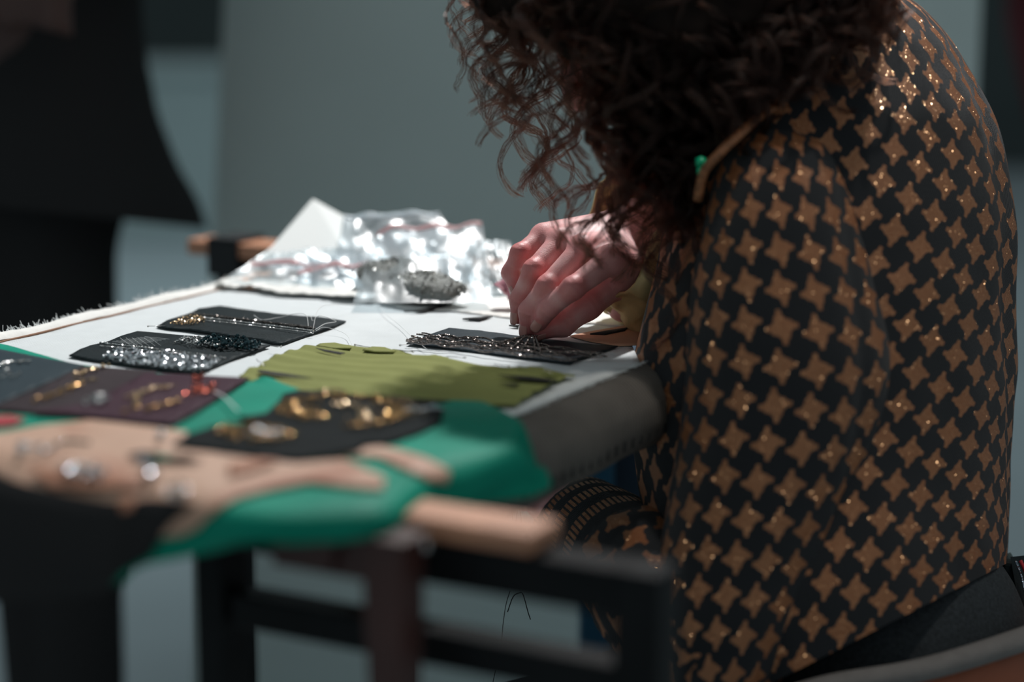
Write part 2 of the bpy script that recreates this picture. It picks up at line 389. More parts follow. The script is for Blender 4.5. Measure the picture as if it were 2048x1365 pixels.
MAT = dict(
    floor=pr('pale_floor', (0.42, 0.48, 0.50), 0.5, var=0.08, vscale=2), wall=pr('dark_wall', (0.05, 0.065, 0.065), 0.9, var=0.1, vscale=2),
    panel=pr('grey_green_panel', (0.56, 0.66, 0.65), 0.75, var=0.05, vscale=3), plinth=pr('pale_plinth', (0.40, 0.48, 0.48), 0.8, var=0.04),
    canvas=woven('canvas_linen', (0.70, 0.74, 0.755), (0.61, 0.645, 0.655), 0.0011), fringe=pr('linen_thread', (0.72, 0.75, 0.75), 0.9),
    selvage=rib('canvas_roll', (0.17, 0.155, 0.14), 0.004, axis=U, depth=0.6), seam=pr('brown_seam_thread', (0.30, 0.16, 0.10), 0.9),
    wood=pr('warm_wood', (0.52, 0.25, 0.15), 0.45, var=0.18, vscale=18, stretch=(1, 1, 1), bump=0.1), redwood=pr('dark_red_wood', (0.050, 0.016, 0.013), 0.45, var=0.25, vscale=20),
    blackwood=pr('black_lacquered_wood', (0.009, 0.010, 0.011), 0.35, var=0.2, spec=0.12), steel=pr('steel', (0.6, 0.6, 0.6), 0.3, 1.0), strap=pr('black_strap', (0.016, 0.018, 0.020), 0.5, spec=0.3),
    leather=pr('black_leather', (0.010, 0.0165, 0.019), 0.55, var=0.2, vscale=80, bump=0.2, bscale=500, spec=0.12), leather2=pr('dark_satin', (0.018, 0.028, 0.036), 0.5, bump=0.15, bscale=300, spec=0.15),
    silver=pr('silver_beads', (0.6, 0.6, 0.59), 0.22, 1.0, island=0.25), goldb=pr('gold_beads', (0.55, 0.33, 0.14), 0.25, 1.0, island=0.3), palegold=pr('pale_gold_beads', (0.62, 0.45, 0.28), 0.25, 1.0, island=0.3),
    copper=pr('copper_beads', (0.55, 0.13, 0.085), 0.25, 1.0, island=0.4), jet=pr('dark_teal_beads', (0.02, 0.05, 0.06), 0.08, 0.6, island=0.3), crystal=pr('clear_crystal', (0.6, 0.63, 0.66), 0.22, 0.95, island=0.15),
    chain=pr('gunmetal_chain', (0.22, 0.19, 0.175), 0.22, 1.0, island=0.35), thread=pr('white_thread', (0.75, 0.76, 0.76), 0.6), blackthread=pr('black_thread', (0.01, 0.01, 0.01), 0.7),
    olive=rib('olive_corded_cloth', (0.37, 0.395, 0.135), 0.0013, axis=V, depth=0.35), green=pr('emerald_green_cloth', (0.0005, 0.235, 0.155), 0.6, var=0.12, vscale=14, bump=0.15, bscale=60, spec=0.15),
    slate=pr('slate_blue_satin', (0.026, 0.042, 0.052), 0.6, spec=0.12, bump=0.1), umber=pr('dark_umber_satin', (0.036, 0.026, 0.030), 0.6, spec=0.12, bump=0.1), plum=pr('dark_plum_satin', (0.045, 0.018, 0.030), 0.6, spec=0.12, bump=0.1),
    tulle=pr('black_tulle', (0.008, 0.011, 0.012), 0.8, spec=0.08, bump=0.3, bscale=300), red=pr('red_cloth', (0.35, 0.008, 0.02), 0.7), 
    gauze=pr('white_gauze', (0.80, 0.79, 0.76), 0.9, var=0.06, vscale=60, bump=0.2), card=pr('white_card', (0.78, 0.80, 0.79), 0.8), kraft=pr('kraft_card', (0.62, 0.34, 0.22), 0.85, var=0.08),
    film=film('clear_plastic'), film2=film('milky_plastic', milk=0.5, clear=0.4), zip=pr('pink_red_zip', (0.76, 0.45, 0.46), 0.5), zipw=pr('pale_blue_zip', (0.75, 0.83, 0.88), 0.3),
    greybeads=pr('grey_seed_beads', (0.30, 0.31, 0.30), 0.25, 0.8, island=0.5, var=0.0), greyfill=pr('grey_bead_fill', (0.22, 0.23, 0.22), 0.5, 0.2, var=0.4, vscale=300, bump=1.0, bscale=700),
    skin=skin('skin'), nail=pr('fingernail', (0.55, 0.27, 0.24), 0.25, coat=0.3), black=pr('black_cloth', (0.026, 0.026, 0.027), 0.95, sheen=0.0, spec=0.1), darkskin=skin('brown_skin', (0.07, 0.034, 0.028), (0.06, 0.025, 0.02)), garment=pr('dark_red_garment', (0.10, 0.012, 0.018), 0.8),
    denim=pr('dark_denim', (0.022, 0.027, 0.031), 0.85, var=0.4, vscale=400, bump=0.3, bscale=900, spec=0.2), denimseam_lit=pr('lit_denim_seam', (0.05, 0.08, 0.085), 0.85, var=0.4, vscale=300, bump=0.3),
    piping=pr('lurex_piping', (0.26, 0.10, 0.04), 0.5, var=0.5, vscale=300), gold_satin=pr('gold_satin', (0.72, 0.57, 0.29), 0.38, 0.3, var=0.15, vscale=60, bump=0.35, bscale=90), pink=pr('dusty_pink_satin', (0.42, 0.17, 0.21), 0.5, bump=0.3, bscale=60),
    blue=pr('deep_blue_plastic', (0.008, 0.028, 0.055), 0.5), bluelit=pr('blue_plastic_lit_edge', (0.008, 0.075, 0.14), 0.45), greyseat=pr('grey_upholstery', (0.14, 0.13, 0.125), 0.8, var=0.1, vscale=100, bump=0.3, bscale=300),
    orangewood=pr('orange_wood', (0.28, 0.07, 0.025), 0.45, var=0.2), zipper=pr('zip_teeth', (0.35, 0.45, 0.55), 0.25, 1.0), slot_and_shade=pr('dark_slot_and_shade', (0.02, 0.02, 0.02), 0.9),  # near-black for tape slots and for painted shade in gaps and folds
    eye=pr('eye_white', (0.8, 0.78, 0.75), 0.15), iris=pr('brown_iris', (0.05, 0.02, 0.01), 0.1), lip=pr('lips', (0.45, 0.14, 0.13), 0.4), stain=pr('brown_stained_leather', (0.36, 0.16, 0.095), 0.7, var=0.2, vscale=60),
    hound=houndstooth('houndstooth_lurex_knit', per=0.0275, rot=math.radians(-32)), hounds=houndstooth('houndstooth_sleeve_knit', per=0.0268), stripes=houndstooth('striped_lurex_cuff', per=0.030, stripes=True),
)
def leather_beige():
    m, nt, b = newmat('blush_leather'); L = nt.links
    tc = nt.nodes.new('ShaderNodeTexCoord'); n = nt.nodes.new('ShaderNodeTexNoise'); n.inputs['Scale'].default_value = 17; n.inputs['Detail'].default_value = 3; L.new(tc.outputs['Object'], n.inputs['Vector'])
    cr = nt.nodes.new('ShaderNodeValToRGB'); cr.color_ramp.elements[0].position = 0.36; cr.color_ramp.elements[0].color = (0.34, 0.14, 0.08, 1)
    cr.color_ramp.elements[1].position = 0.5; cr.color_ramp.elements[1].color = (0.50, 0.31, 0.22, 1)
    L.new(n.outputs[0], cr.inputs[0]); L.new(cr.outputs[0], b.inputs['Base Color']); b.inputs['Roughness'].default_value = 0.6
    return m
MAT['beige'] = leather_beige()
def hair_mat():
    m = bpy.data.materials.new('dark_brown_hair'); m.use_nodes = True; nt = m.node_tree
    nt.nodes.remove(nt.nodes['Principled BSDF']); h = nt.nodes.new('ShaderNodeBsdfHairPrincipled')
    h.parametrization = 'COLOR'; h.inputs['Color'].default_value = (0.011, 0.0034, 0.0018, 1); h.inputs['Roughness'].default_value = 0.35; h.inputs['Radial Roughness'].default_value = 0.5; h.inputs['IOR'].default_value = 1.38
    [setattr(i, 'default_value', 0.25) for i in h.inputs if i.name == 'Random Color']
    nt.links.new(h.outputs[0], nt.nodes['Material Output'].inputs['Surface']); return m
MAT['hair'] = hair_mat(); MAT['hairmass'] = pr('dark_hair_mass', (0.010, 0.0055, 0.004), 0.8, var=0.4, vscale=60, bump=0.5, bscale=120, spec=0.2)

# ================================================================== the setting
def PU(x, y, u0):
    r = ray(x, y); t = (u0 - CAM @ U) / (r @ U); return CAM + r * t
XA, YA = np.array([1.0, 0, 0]), np.array([0, 1.0, 0])
m = MB(); m.box((0, 4, -0.05), (XA, YA, Zv), (7, 6, 0.05)); tag(m.build('floor', MAT['floor'], smooth=False), kind='structure')
m = MB(); m.box((0, 9.6, 1.6), (XA, YA, Zv), (7, 0.05, 1.6)); tag(m.build('wall_back', MAT['wall'], smooth=False), kind='structure')

# display panel behind the table, leaning a little
a0, a1 = D(452, -60, 2.62), D(388, 1400, 2.62)
b0 = D(1962, -60, 2.62)
ux = norm(b0 - a0); ux[2] = 0; ux = norm(ux); dn = norm(a1 - a0); nn = norm(np.cross(ux, dn))
H = (a1[2]) / -dn[2]; foot = a1 + dn * H; topp = a1 - dn * 1.75
wdt = (b0 - a0) @ ux
pr_ = empty('display_panel', (foot + topp*0)[:3] * np.array([1, 1, 0]) + ux * wdt / 2)
tag(pr_, 'tall plain grey green display board standing behind the work table', 'board')
c = (foot + topp) / 2 + ux * wdt / 2
bevel(MB().box(c, (ux, dn, nn), (wdt/2, np.linalg.norm(foot-topp)/2 - 0.002, 0.012)).build('board', MAT['panel'], pr_, False), 0.002)
for s in (0.02, wdt - 0.02):
    bevel(MB().box((foot+topp)/2 + ux*s + nn*0.022*np.sign(nn[1]), (ux, dn, nn), (0.02, np.linalg.norm(foot-topp)/2 - 0.002, 0.01)).build('frame_post', MAT['panel'], pr_, False), 0.002)
# pale plinth far behind on the left
q0, q1 = D(268, 130, 7.2), D(452, 430, 7.2)
c = (q0 + q1) / 2; hz = max(q0[2], 0.3) / 2
pl = empty('plinth', (c[0], 7.45, 0)); tag(pl, 'pale low exhibition plinth far behind at the dark wall', 'plinth')
bevel(MB().box((c[0], 7.45, hz - 0.02), (XA, YA, Zv), ((q1[0]-q0[0])/2 + 0.1, 0.25, hz - 0.02)).build('body', MAT['plinth'], pl, False), 0.01)
bevel(MB().box((c[0], 7.45, 2*hz - 0.02), (XA, YA, Zv), ((q1[0]-q0[0])/2 + 0.12, 0.27, 0.02)).build('top', MAT['plinth'], pl, False), 0.005)
# blue crate under / behind the table
q0, q1 = PU(1172, 880, 1.62), PU(1420, 1260, 1.62)
cr = empty('storage_crate', (q0[0] + 0.10, q0[1] + 0.12, 0)); tag(cr, 'deep blue upright storage crate on the floor behind the table', 'crate')
hh = q0[2] + 0.04
bevel(MB().box((q0[0] + 0.13, q0[1] + 0.16, hh/2), (XA, YA, Zv), (0.125, 0.125, hh/2)).build('body', MAT['blue'], cr, False), 0.008)
bevel(MB().box((q0[0] + 0.012, q0[1] + 0.032, hh/2), (XA, YA, Zv), (0.016, 0.016, hh/2)).build('corner_post', MAT['bluelit'], cr, False), 0.003)  # brighter copy of the crate blue paints a lit edge
bevel(MB().box((q0[0] + 0.13, q0[1] + 0.16, hh + 0.012), (XA, YA, Zv), (0.135, 0.135, 0.012)).build('lid', MAT['blue'], cr, False), 0.004)
# dark red cloth hanging at the far right
gr = spline([D(2010, -80, 3.4), D(2030, 60, 3.42), D(2060, 220, 3.4), D(2080, 420, 3.42)], 14)
v, f = [], []
for i, p in enumerate(gr):
    for j in range(12): v.append(p + np.array([0.11 * (j/11.0), 0.02*math.sin(j*1.7 + i*0.4), 0]))
for i in range(13):
    for j in range(11): f.append((i*12+j, i*12+j+1, (i+1)*12+j+1, (i+1)*12+j))
rk = empty('clothes_rack', (gr[0][0] + 0.1, gr[0][1], 0)); tag(rk, 'blurred dark rail with dark red cloth beyond the seated person', 'rack')
MB().tube([(gr[0][0]+0.25, gr[0][1], 0.02), (gr[0][0]+0.25, gr[0][1], 1.32)], 0.012, 10).tube([(gr[0][0]-0.04, gr[0][1], 1.32), (gr[0][0]+0.6, gr[0][1], 1.32)], 0.012, 10).tube([(gr[0][0]+0.55, gr[0][1], 0.02), (gr[0][0]+0.55, gr[0][1], 1.32)], 0.012, 10).build('rail', MAT['blackwood'], rk)
rg = mk('hanging_garment', np.array(v) + [0, 0, 0.0], f, MAT['garment'], rk); so = rg.modifiers.new('solid', 'SOLIDIFY'); so.thickness = 0.01

# ================================================================== embroidery frame and its supports
ZT = 0.75
fr = empty('embroidery_frame', UV(1.2, -0.81, 0.72))
tag(fr, 'wooden embroidery frame with white canvas stretched between two rollers', 'frame')
uL, vL, vR = 1.0, -1.036, -0.584
def czw(x, y): return 0.0006 * math.sin(x*60) * math.cos(y*47)
canvas = sheet('canvas', [UV(0.885, vL, ZT), UV(0.885, vR, ZT), UV(1.238, vR, ZT), UV(1.37, -0.662, ZT), UV(1.43, -0.70, ZT), UV(1.43, vL, ZT)], MAT['canvas'], fr, 0.0008, 0.02, czw)
# right roller with the canvas wound on it: spiral cross-section
RR = 0.027
th = np.linspace(math.pi/2, math.pi/2 - 2*math.pi*1.6, 70); us = np.linspace(0.90, 1.243, 60)
v, f, uvv = [], [], []
for i, uu in enumerate(us):
    for j, t in enumerate(th):
        r = RR + 0.0022 * (1 - j / len(th)) + 0.0006 * math.sin(uu*70 + t*3) * (j > 3) + 0.0010*math.exp(-((t+0.5)/0.05)**2) + 0.0012*math.exp(-((t-0.35)/0.08)**2)
        v.append(UV(uu, vR + r*math.cos(t), ZT - RR - 0.0024 + r*math.sin(t)))
for i in range(len(us)-1):
    for j in range(len(th)-1): f.append((i*len(th)+j, (i+1)*len(th)+j, (i+1)*len(th)+j+1, i*len(th)+j+1))
wr = mk('rolled_canvas', v, f, MAT['selvage'], fr); tag(wr, 'grey ribbed surplus canvas wound on the roller')
MB().tube([UV(0.895, vR, ZT-RR-0.002), UV(1.247, vR, ZT-RR-0.002)], RR - 0.004, 20).build('roller', MAT['wood'], fr)
# left roller, canvas rolled over its top
v, f = [], []
us = np.linspace(0.90, 1.50, 60); th = np.linspace(math.pi/2, math.pi*1.6, 26); r0 = 0.013
for i, uu in enumerate(us):
    for t in th: v.append(UV(uu, vL + r0*math.cos(t), ZT - r0 + (r0 + 0.0006*math.sin(uu*110))*math.sin(t) + 0.0004))
for i in range(len(us)-1):
    for j in range(len(th)-1): f.append((i*len(th)+j, i*len(th)+j+1, (i+1)*len(th)+j+1, (i+1)*len(th)+j))
mk('canvas_edge', v, f, MAT['canvas'], fr)
MB().tube([UV(0.895, vL, ZT-r0), UV(1.56, vL, ZT-r0)], r0-0.0015, 16).build('roller', MAT['wood'], fr)
# raised selvage strip with brown stitch line along the left edge
v, f = [], []; nn_ = 90; prof = [(-0.018, -0.004), (-0.012, 0.0015), (-0.004, 0.0042), (0.003, 0.0032), (0.006, 0.0004)]
for i in range(nn_):
    uu = 1.0 + 0.44 * i/(nn_-1); w = 0.0012*math.sin(uu*45) + RNG.normal(0, 0.0006)
    for a, b in prof: v.append(UV(uu, vL + a + w, ZT + b + 0.001*math.sin(uu*60)))
for i in range(nn_-1):
    for j in range(len(prof)-1): f.append((i*5+j, (i+1)*5+j, (i+1)*5+j+1, i*5+j+1))
o = mk('frayed_selvage', v, f, MAT['gauze'], fr); tag(o, 'frayed white raw edge of the canvas')
MB().tube([UV(uu, vL + 0.0085 + 0.0006*math.sin(uu*80), ZT + 0.0006) for uu in np.linspace(0.98, 1.43, 80)], 0.0009, 6).build('stitch_line', MAT['seam'], fr)
m = MB()
for i in range(420):
    uu = RNG.uniform(0.99, 1.43); p = UV(uu, vL - 0.008 + RNG.normal(0, 0.002), ZT + 0.001)
    L_ = RNG.uniform(0.002, 0.009); d = norm(-V * RNG.uniform(0.4, 1.2) + U * RNG.normal(0, 0.7) + Zv * RNG.uniform(0.0, 1.1)); d2 = norm(d + Zv*RNG.normal(-0.2, 0.8) + U*RNG.normal(0, 0.6))
    m.tube([p, p + d*L_*0.5, p + d*L_*0.5 + d2*L_*0.5], [0.0004, 0.0003, 0.0002], 4)
tag(m.build('fringe', MAT['fringe'], fr), kind='stuff')
m = MB()      # fray along the roll edge
for i in range(330):
    uu = RNG.uniform(0.95, 1.24); p = UV(uu, vR + RNG.uniform(0, 0.004), ZT + 0.0006)
    d = norm(V*RNG.uniform(0.3, 1) + U*RNG.normal(0, 0.8) + Zv*RNG.uniform(0.1, 0.8)); L_ = RNG.uniform(0.002, 0.006)
    m.tube([p, p + d*L_], [0.0002, 0.0001], 4)
tag(m.build('fringe', MAT['fringe'], fr), kind='stuff')
# perforated lacing tape on the roll: little dark slots
m = MB()
for i in range(17):
    uu = 1.02 + i*0.0125; t = math.radians(-18); r = RR + 0.0022
    m.box(UV(uu, vR + r*math.cos(t), ZT - RR - 0.0024 + r*math.sin(t)), (U, V, Zv), (0.0015, 0.0004, 0.0038))
tag(m.build('tape_slots', MAT['slot_and_shade'], fr, False), 'dark slots of the lacing tape', kind='stuff')
bevel(MB().box(UV(0.852, -0.825, 0.7445), (U, V, Zv), (0.0165, 0.372, 0.0055)).build('slat', MAT['wood'], fr, False), 0.002)
bevel(MB().box(UV(1.592, -0.965, 0.7425), (U, V, Zv), (0.020, 0.278, 0.0075)).build('slat', MAT['wood'], fr, False), 0.002)

# black front trestle
tr = empty('trestle', UV(0.85, -0.6, 0)); tag(tr, 'black lacquered trestle with two rails under the near end of the frame', 'trestle')
pR0, pL0 = PU(1290, 1128, 0.85), PU(437, 1100, 0.85)
vRp, vLp = pR0 @ V, pL0 @ V
ztop = 0.738
for vv in (vRp, vLp): bevel(MB().box(UV(0.852, vv, ztop/2), (U, V, Zv), (0.0125, 0.0125 if vv == vRp else 0.0095, ztop/2)).build('leg', MAT['blackwood'], tr, False), 0.0015)
bevel(MB().box(UV(0.852, (vRp+vLp)/2, ztop - 0.0125), (U, V, Zv), (0.0120, (vRp-vLp)/2 - 0.0126, 0.0120)).build('rail', MAT['blackwood'], tr, False), 0.0015)
zr = (PU(850, 1285, 0.85))[2]
bevel(MB().box(UV(0.852, (vRp+vLp)/2, zr), (U, V, Zv), (0.0100, (vRp-vLp)/2 - 0.0128, 0.0095)).build('rail', MAT['blackwood'], tr, False), 0.0015)
for vv in (vRp, vLp): bevel(MB().box(UV(0.852, vv, 0.012), (U, V, Zv), (0.16, 0.0123, 0.012)).build('foot', MAT['blackwood'], tr, False), 0.0015)
bt = PU(855, 1088, 0.838)
MB().tube([bt, bt - U*0.006], [0.004, 0.0032], 12).build('bolt', MAT['steel'], tr)
# black back trestle with a clamp strap over the far slat
t2 = empty('trestle', UV(1.592, -1.0, 0)); tag(t2, 'black trestle with a strap clamp over the far wooden slat', 'trestle')
va, vb = PU(472, 480, 1.592) @ V, PU(786, 900, 1.592) @ V
for vv in (va - 0.006, vb): bevel(MB().box(UV(1.592, vv, 0.7335/2), (U, V, Zv), (0.012, 0.010, 0.7335/2)).build('leg', MAT['blackwood'], t2, False), 0.0015)
bevel(MB().box(UV(1.592, (va+vb)/2, 0.70), (U, V, Zv), (0.012, (vb-va)/2 - 0.016, 0.016)).build('rail', MAT['blackwood'], t2, False), 0.0015)
for vv in (va, vb): bevel(MB().box(UV(1.592, vv, 0.012), (U, V, Zv), (0.16, 0.0098, 0.012)).build('foot', MAT['blackwood'], t2, False), 0.0015)
m = MB(); m.box(UV(1.592, va, 0.7525), (U, V, Zv), (0.024, 0.0178, 0.0020))
for s in (-1, 1): m.box(UV(1.592 + s*0.0225, va, 0.735), (U, V, Zv), (0.0015, 0.0178, 0.0180))
m.build('clamp', MAT['strap'], t2, False)
# dark red wooden stand in front
ws = empty('wooden_stand', UV(0.815, -0.62, 0)); tag(ws, 'dark red wooden stand with a tapered leg before the black trestle', 'stand')
pt = PU(786, 1068, 0.815)
v = []
for z, w in ((pt[2], 0.0125), (pt[2]-0.045, 0.0115), (pt[2]-0.10, 0.0078), (0.30, 0.0075), (0.0, 0.007)):
    c = UV(0.815, pt @ V, z); v += [c + U*a*0.011 + V*b*w for a, b in ((-1,-1),(1,-1),(1,1),(-1,1))]
f = [(i*4+j, i*4+(j+1) % 4, (i+1)*4+(j+1) % 4, (i+1)*4+j) for i in range(4) for j in range(4)] + [(0,1,2,3), (19,18,17,16)]
bevel(mk('leg', v, f, MAT['redwood'], ws, False), 0.0015)
vl2 = PU(520, 1080, 0.815) @ V
za, zb = PU(640, 1050, 0.815)[2], PU(640, 1138, 0.815)[2]
v_r = pt @ V - 0.0128
bevel(MB().box(UV(0.815, (vl2 + 0.013 + v_r)/2, (za+zb)/2), (U, V, Zv), (0.008, (v_r - vl2 - 0.013)/2, (za-zb)/2)).build('apron', MAT['redwood'], ws, False), 0.0015)
bk = PU(640, 1092, 0.806)
v = [bk + V*a + Zv*b - U*c for c in (0, 0.004) for a, b in ((-0.012, -0.012), (0.008, -0.013), (0.014, 0.010), (-0.004, 0.014))]
mk('bracket', v, [(3,2,1,0), (4,5,6,7), (0,1,5,4), (1,2,6,5), (2,3,7,6), (3,0,4,7)], MAT['redwood'], ws, False)

# ================================================================== swatches on the canvas
def TP(pts, z): return [T(x, y, z) for x, y in pts]
def curl(seed, amp):
    return lambda x, y: amp * (noise.noise(Vector((x*28, y*28, seed))) + 0.6*noise.noise(Vector((x*70, y*70, seed+5))))
# A : black leather with metal cord line
ZS = 0.7522
A = sheet('leather_swatch', TP([(313,652),(335,640),(372,628),(398,617),(440,611),(476,617),(560,628),(640,634),(692,642),(660,655),(615,669),(572,685),(556,688),(520,680),(440,668),(380,660),(330,656)], ZS), MAT['leather'], None, 0.0011, 0.005, curl(1, 0.0008))
tag(A, 'black leather swatch with a twin metal cord line, behind the beaded one', 'swatch', 'black leather swatches on the canvas')
beads('gold_bead_patch', inside([(338,650),(372,635),(392,632),(415,640),(408,648),(375,649)], 150, ZS+0.0015, 0.002), 0.00075, MAT['palegold'], A)
for k, (off, r, mt) in enumerate(((0, 0.00075, 'silver'), (4.5, 0.0005, 'silver'), (-5.5, 0.0011, 'chain'))):
    q = along([(390,634+off),(470,643+off),(560,654+off),(626,662+off)], 150 if k < 2 else 60, ZS+0.0014, 0.0002)
    beads('cord_line', q, r*1.15, MAT[mt], A, 0.25, axis=norm(q[-1]-q[0]), stretch=1.0 if k < 2 else 1.9)
# B : black leather, beaded
B = sheet('leather_swatch', TP([(138,711),(160,700),(180,692),(212,684),(240,673),(275,662),(330,667),(420,677),(500,686),(540,691),(505,703),(460,720),(425,735),(398,747),(340,741),(260,731),(190,721)], ZS), MAT['leather'], None, 0.0011, 0.005, curl(3, 0.0007))
tag(B, 'black leather swatch thick with silver beadwork, nearest the green cloth', 'swatch', 'black leather swatches on the canvas')
beads('silver_bead_row', along([(202,686),(270,694),(350,703),(450,717)], 62, ZS+0.0016, 0.0003), 0.0010, MAT['silver'], B)
beads('thin_bead_row', along([(200,692),(280,700),(360,708),(440,720)], 120, ZS+0.0013, 0.0002), 0.0006, MAT['silver'], B)
beads('crystal_field', inside([(206,716),(236,700),(330,708),(440,721),(420,735),(398,742),(320,734),(250,727)], 520, ZS+0.0016, 0.002), 0.00115, MAT['crystal'], B, 0.35)
beads('seed_bead_field', inside([(345,686),(370,677),(440,678),(500,690),(480,697),(400,694)], 260, ZS+0.0016, 0.002), 0.00085, MAT['silver'], B, 0.2)
beads('jet_bead_field', inside([(395,690),(415,677),(455,680),(525,690),(505,700),(440,697)], 170, ZS+0.0018, 0.004), 0.0014, MAT['jet'], B, 0.4)
m = MB()
for i in range(9):
    x = 225 + i*8; m.tube([T(x, 683 - i*1.2, ZS+0.001), T(x + 50, 690 - i*1.4, ZS+0.001)], 0.00012, 4)
for i in range(6):
    x = 240 + i*12; m.tube([T(x, 676, ZS+0.001), T(x + 22, 692, ZS+0.001)], 0.00012, 4)
tag(m.build('chalk_grid', MAT['fringe'], B), kind='stuff')
# C : dark satin with bead chains
Cw = sheet('satin_swatch', TP([(813,687),(838,676),(870,665),(898,656),(960,661),(1060,675),(1160,685),(1236,693),(1200,704),(1165,716),(1140,727),(1060,716),(960,704),(880,694)], ZS), MAT['leather2'], None, 0.0009, 0.005, curl(6, 0.0006))
tag(Cw, 'dark satin swatch under the hand, loaded with bead chains', 'swatch')
chains = [((816,684),(900,690),(1020,703),(1212,716)), ((818,680),(900,683),(1040,697),(1214,713)), ((824,677),(910,678),(1040,692),(1205,710)), ((836,673),(920,677),(1050,690),(1190,707)),
          ((815,687),(905,695),(1020,710),(1150,724)), ((822,684),(930,691),(1050,706),(1140,719)), ((845,671),(940,679),(1040,687),(1130,700)), ((830,680),(940,688),(1060,700),(1180,712)), ((850,676),(950,684),(1050,697),(1120,712))]
for i, cpx in enumerate(chains):
    q = along(cpx, 128, ZS + 0.0016 + 0.0006*(i % 3))
    ph = RNG.uniform(0, 6, 3); s = np.linspace(0, 1, 128)[:, None]
    q = q + U * (0.0011*np.sin(s*22+ph[0]) + 0.0007*np.sin(s*47+ph[1])) + Zv * (0.0009*(1+np.sin(s*30+ph[2])))
    o = beads('bead_chain', q, 0.00078, MAT['chain'], Cw, 0.15); o['kind'] = 'thing'; del o['kind']
tip = D(1064, 671, 1.458)
for i, (x, y) in enumerate(((1000,693),(1022,699),(1042,703),(1070,700),(1082,705),(975,696))):
    e = T(x, y, ZS + 0.003); mid = (tip*0.5 + e*0.5) + Zv*0.002 + V*0.001*RNG.normal()
    q = spline([tip + V*(0.0016*(i-2.5)), mid, e], 26 if i != 5 else 30)
    o = beads('bead_chain', q, 0.00085, MAT['chain'], Cw, 0.12); del o['kind']

# olive corded cloth : pinned tucks
def tuck(x, y):
    p = np.array([x, y, 0]); a = p @ U; b = p @ V
    return 0.0008*math.sin(a*300 + 6*noise.noise(Vector((b*12, a*6, 2)))) + 0.0014*noise.noise(Vector((x*25, y*25, 4))) + 0.0012
ol_px = [(478,757),(492,745),(520,733),(545,718),(570,708),(620,694),(632,697),(645,692),(690,690),(708,697),(760,702),(800,706),(850,716),(900,722),(960,731),(1020,738),(1080,741),(1120,748),(1150,752),(1128,759),(1105,766),(1090,778),(1070,788),(1050,800),(1030,812),(900,808),(760,800),(640,795),(540,778)]
OC = sheet('olive_cloth', TP(ol_px, 0.7528), MAT['olive'], None, 0.0009, 0.0035, tuck, jit=0.0004)
tag(OC, 'olive green corded cloth pinned in tucks in the middle of the canvas', 'cloth')
m_ = [((632,692),(640,686),(670,684),(690,689),(703,694),(700,697),(660,696)), ((725,700),(745,692),(770,694),(792,701),(786,704),(750,703)), ((840,712),(870,709),(897,713),(893,717),(860,716)), ((1035,738),(1060,734),(1100,742),(1128,750),(1100,752),(1060,744))]
for pxs in m_: sheet('tuck_flap', TP(pxs, 0.7550), MAT['olive'], OC, 0.0008, 0.004, curl(9, 0.0012))
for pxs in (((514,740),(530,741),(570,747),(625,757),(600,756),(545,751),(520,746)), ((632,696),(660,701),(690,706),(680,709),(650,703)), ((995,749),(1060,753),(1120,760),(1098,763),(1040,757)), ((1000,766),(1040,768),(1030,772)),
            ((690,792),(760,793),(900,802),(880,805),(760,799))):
    sheet('tuck_shade', TP(pxs, 0.7562), MAT['slot_and_shade'], OC, 0.0004, 0.006)  # near-black strips paint the shade inside the tucks
# narrow dark strips painting the gap shade of a second layer, far side
for i, (pxs, lab) in enumerate(((((808,622),(830,621),(905,606),(898,610),(850,621)), 'long narrow dark strip painted as gap shade behind the hand, nearest the bag'), (((925,637),(945,635),(985,632),(960,639)), 'short dark strip painted as gap shade on the canvas left of the hand'),
                (((1180,667),(1215,661),(1255,655),(1250,660),(1210,668)), 'thin dark strip painted as gap shade between hand and seated person'), (((1018,650),(1040,649),(1036,653)), 'tiny dark strip painted as gap shade left of the fingertips'))):
    tag(sheet('gap_shade_strip', TP(pxs, 0.7525), MAT['slot_and_shade'], None, 0.0012, 0.01), lab, 'shade strip', 'dark gap shade strips on the canvas')
o = sheet('shaded_canvas_sheet', TP([(1138,672),(1180,663),(1258,650),(1290,655),(1290,690),(1236,692),(1180,683)], 0.7514), MAT['kraft'], None, 0.0004, 0.01); tag(o, 'beige sheet painted as shaded canvas under the dark strip beside the dark satin swatch', 'shade')  # beige tone stands in for canvas lying in shadow

# pins
def pin(p, d, L_, label):
    d = norm(d); r = empty('pin', p); tag(r, label, 'pin', 'dressmaker pins in the canvas')
    MB().tube([p, p + d*L_], [0.00032, 0.00026], 6).build('shaft', MAT['steel'], r)
    vv, ff = ico(); mk('head', vv*0.0009 + p, ff, MAT['steel'], r)
def pinpx(a, b, lift, label):
    p0, p1 = T(*a, 0.7545 + lift), T(*b, 0.7545); pin(p0, p1 - p0, np.linalg.norm(p1-p0), label)
pinpx((826,704), (786,699), 0.001, 'steel pin beside the second olive tuck, below the satin swatch')
pinpx((930,716), (893,713), 0.001, 'steel pin in the third olive tuck, nearest the chains')
pinpx((1018,733), (988,729), 0.001, 'steel pin in the olive cloth past the third tuck')
pinpx((1090,740), (1108,750), 0.003, 'dark pin slanting near the right corner of the olive cloth')
pinpx((710,690), (740,695), 0.001, 'steel pin between first and second olive tucks')
pinpx((528,731), (512,719), 0.002, 'steel pin at the left corner of the olive cloth')
pinpx((1228,708), (1200,706), 0.002, 'steel pin at the right end of the dark satin swatch')
pinpx((800,691), (826,688), 0.001, 'steel pin at the left corner of the dark satin swatch')
pinpx((296,653), (330,652), 0.001, 'steel pin at the left corner of the corded leather swatch')
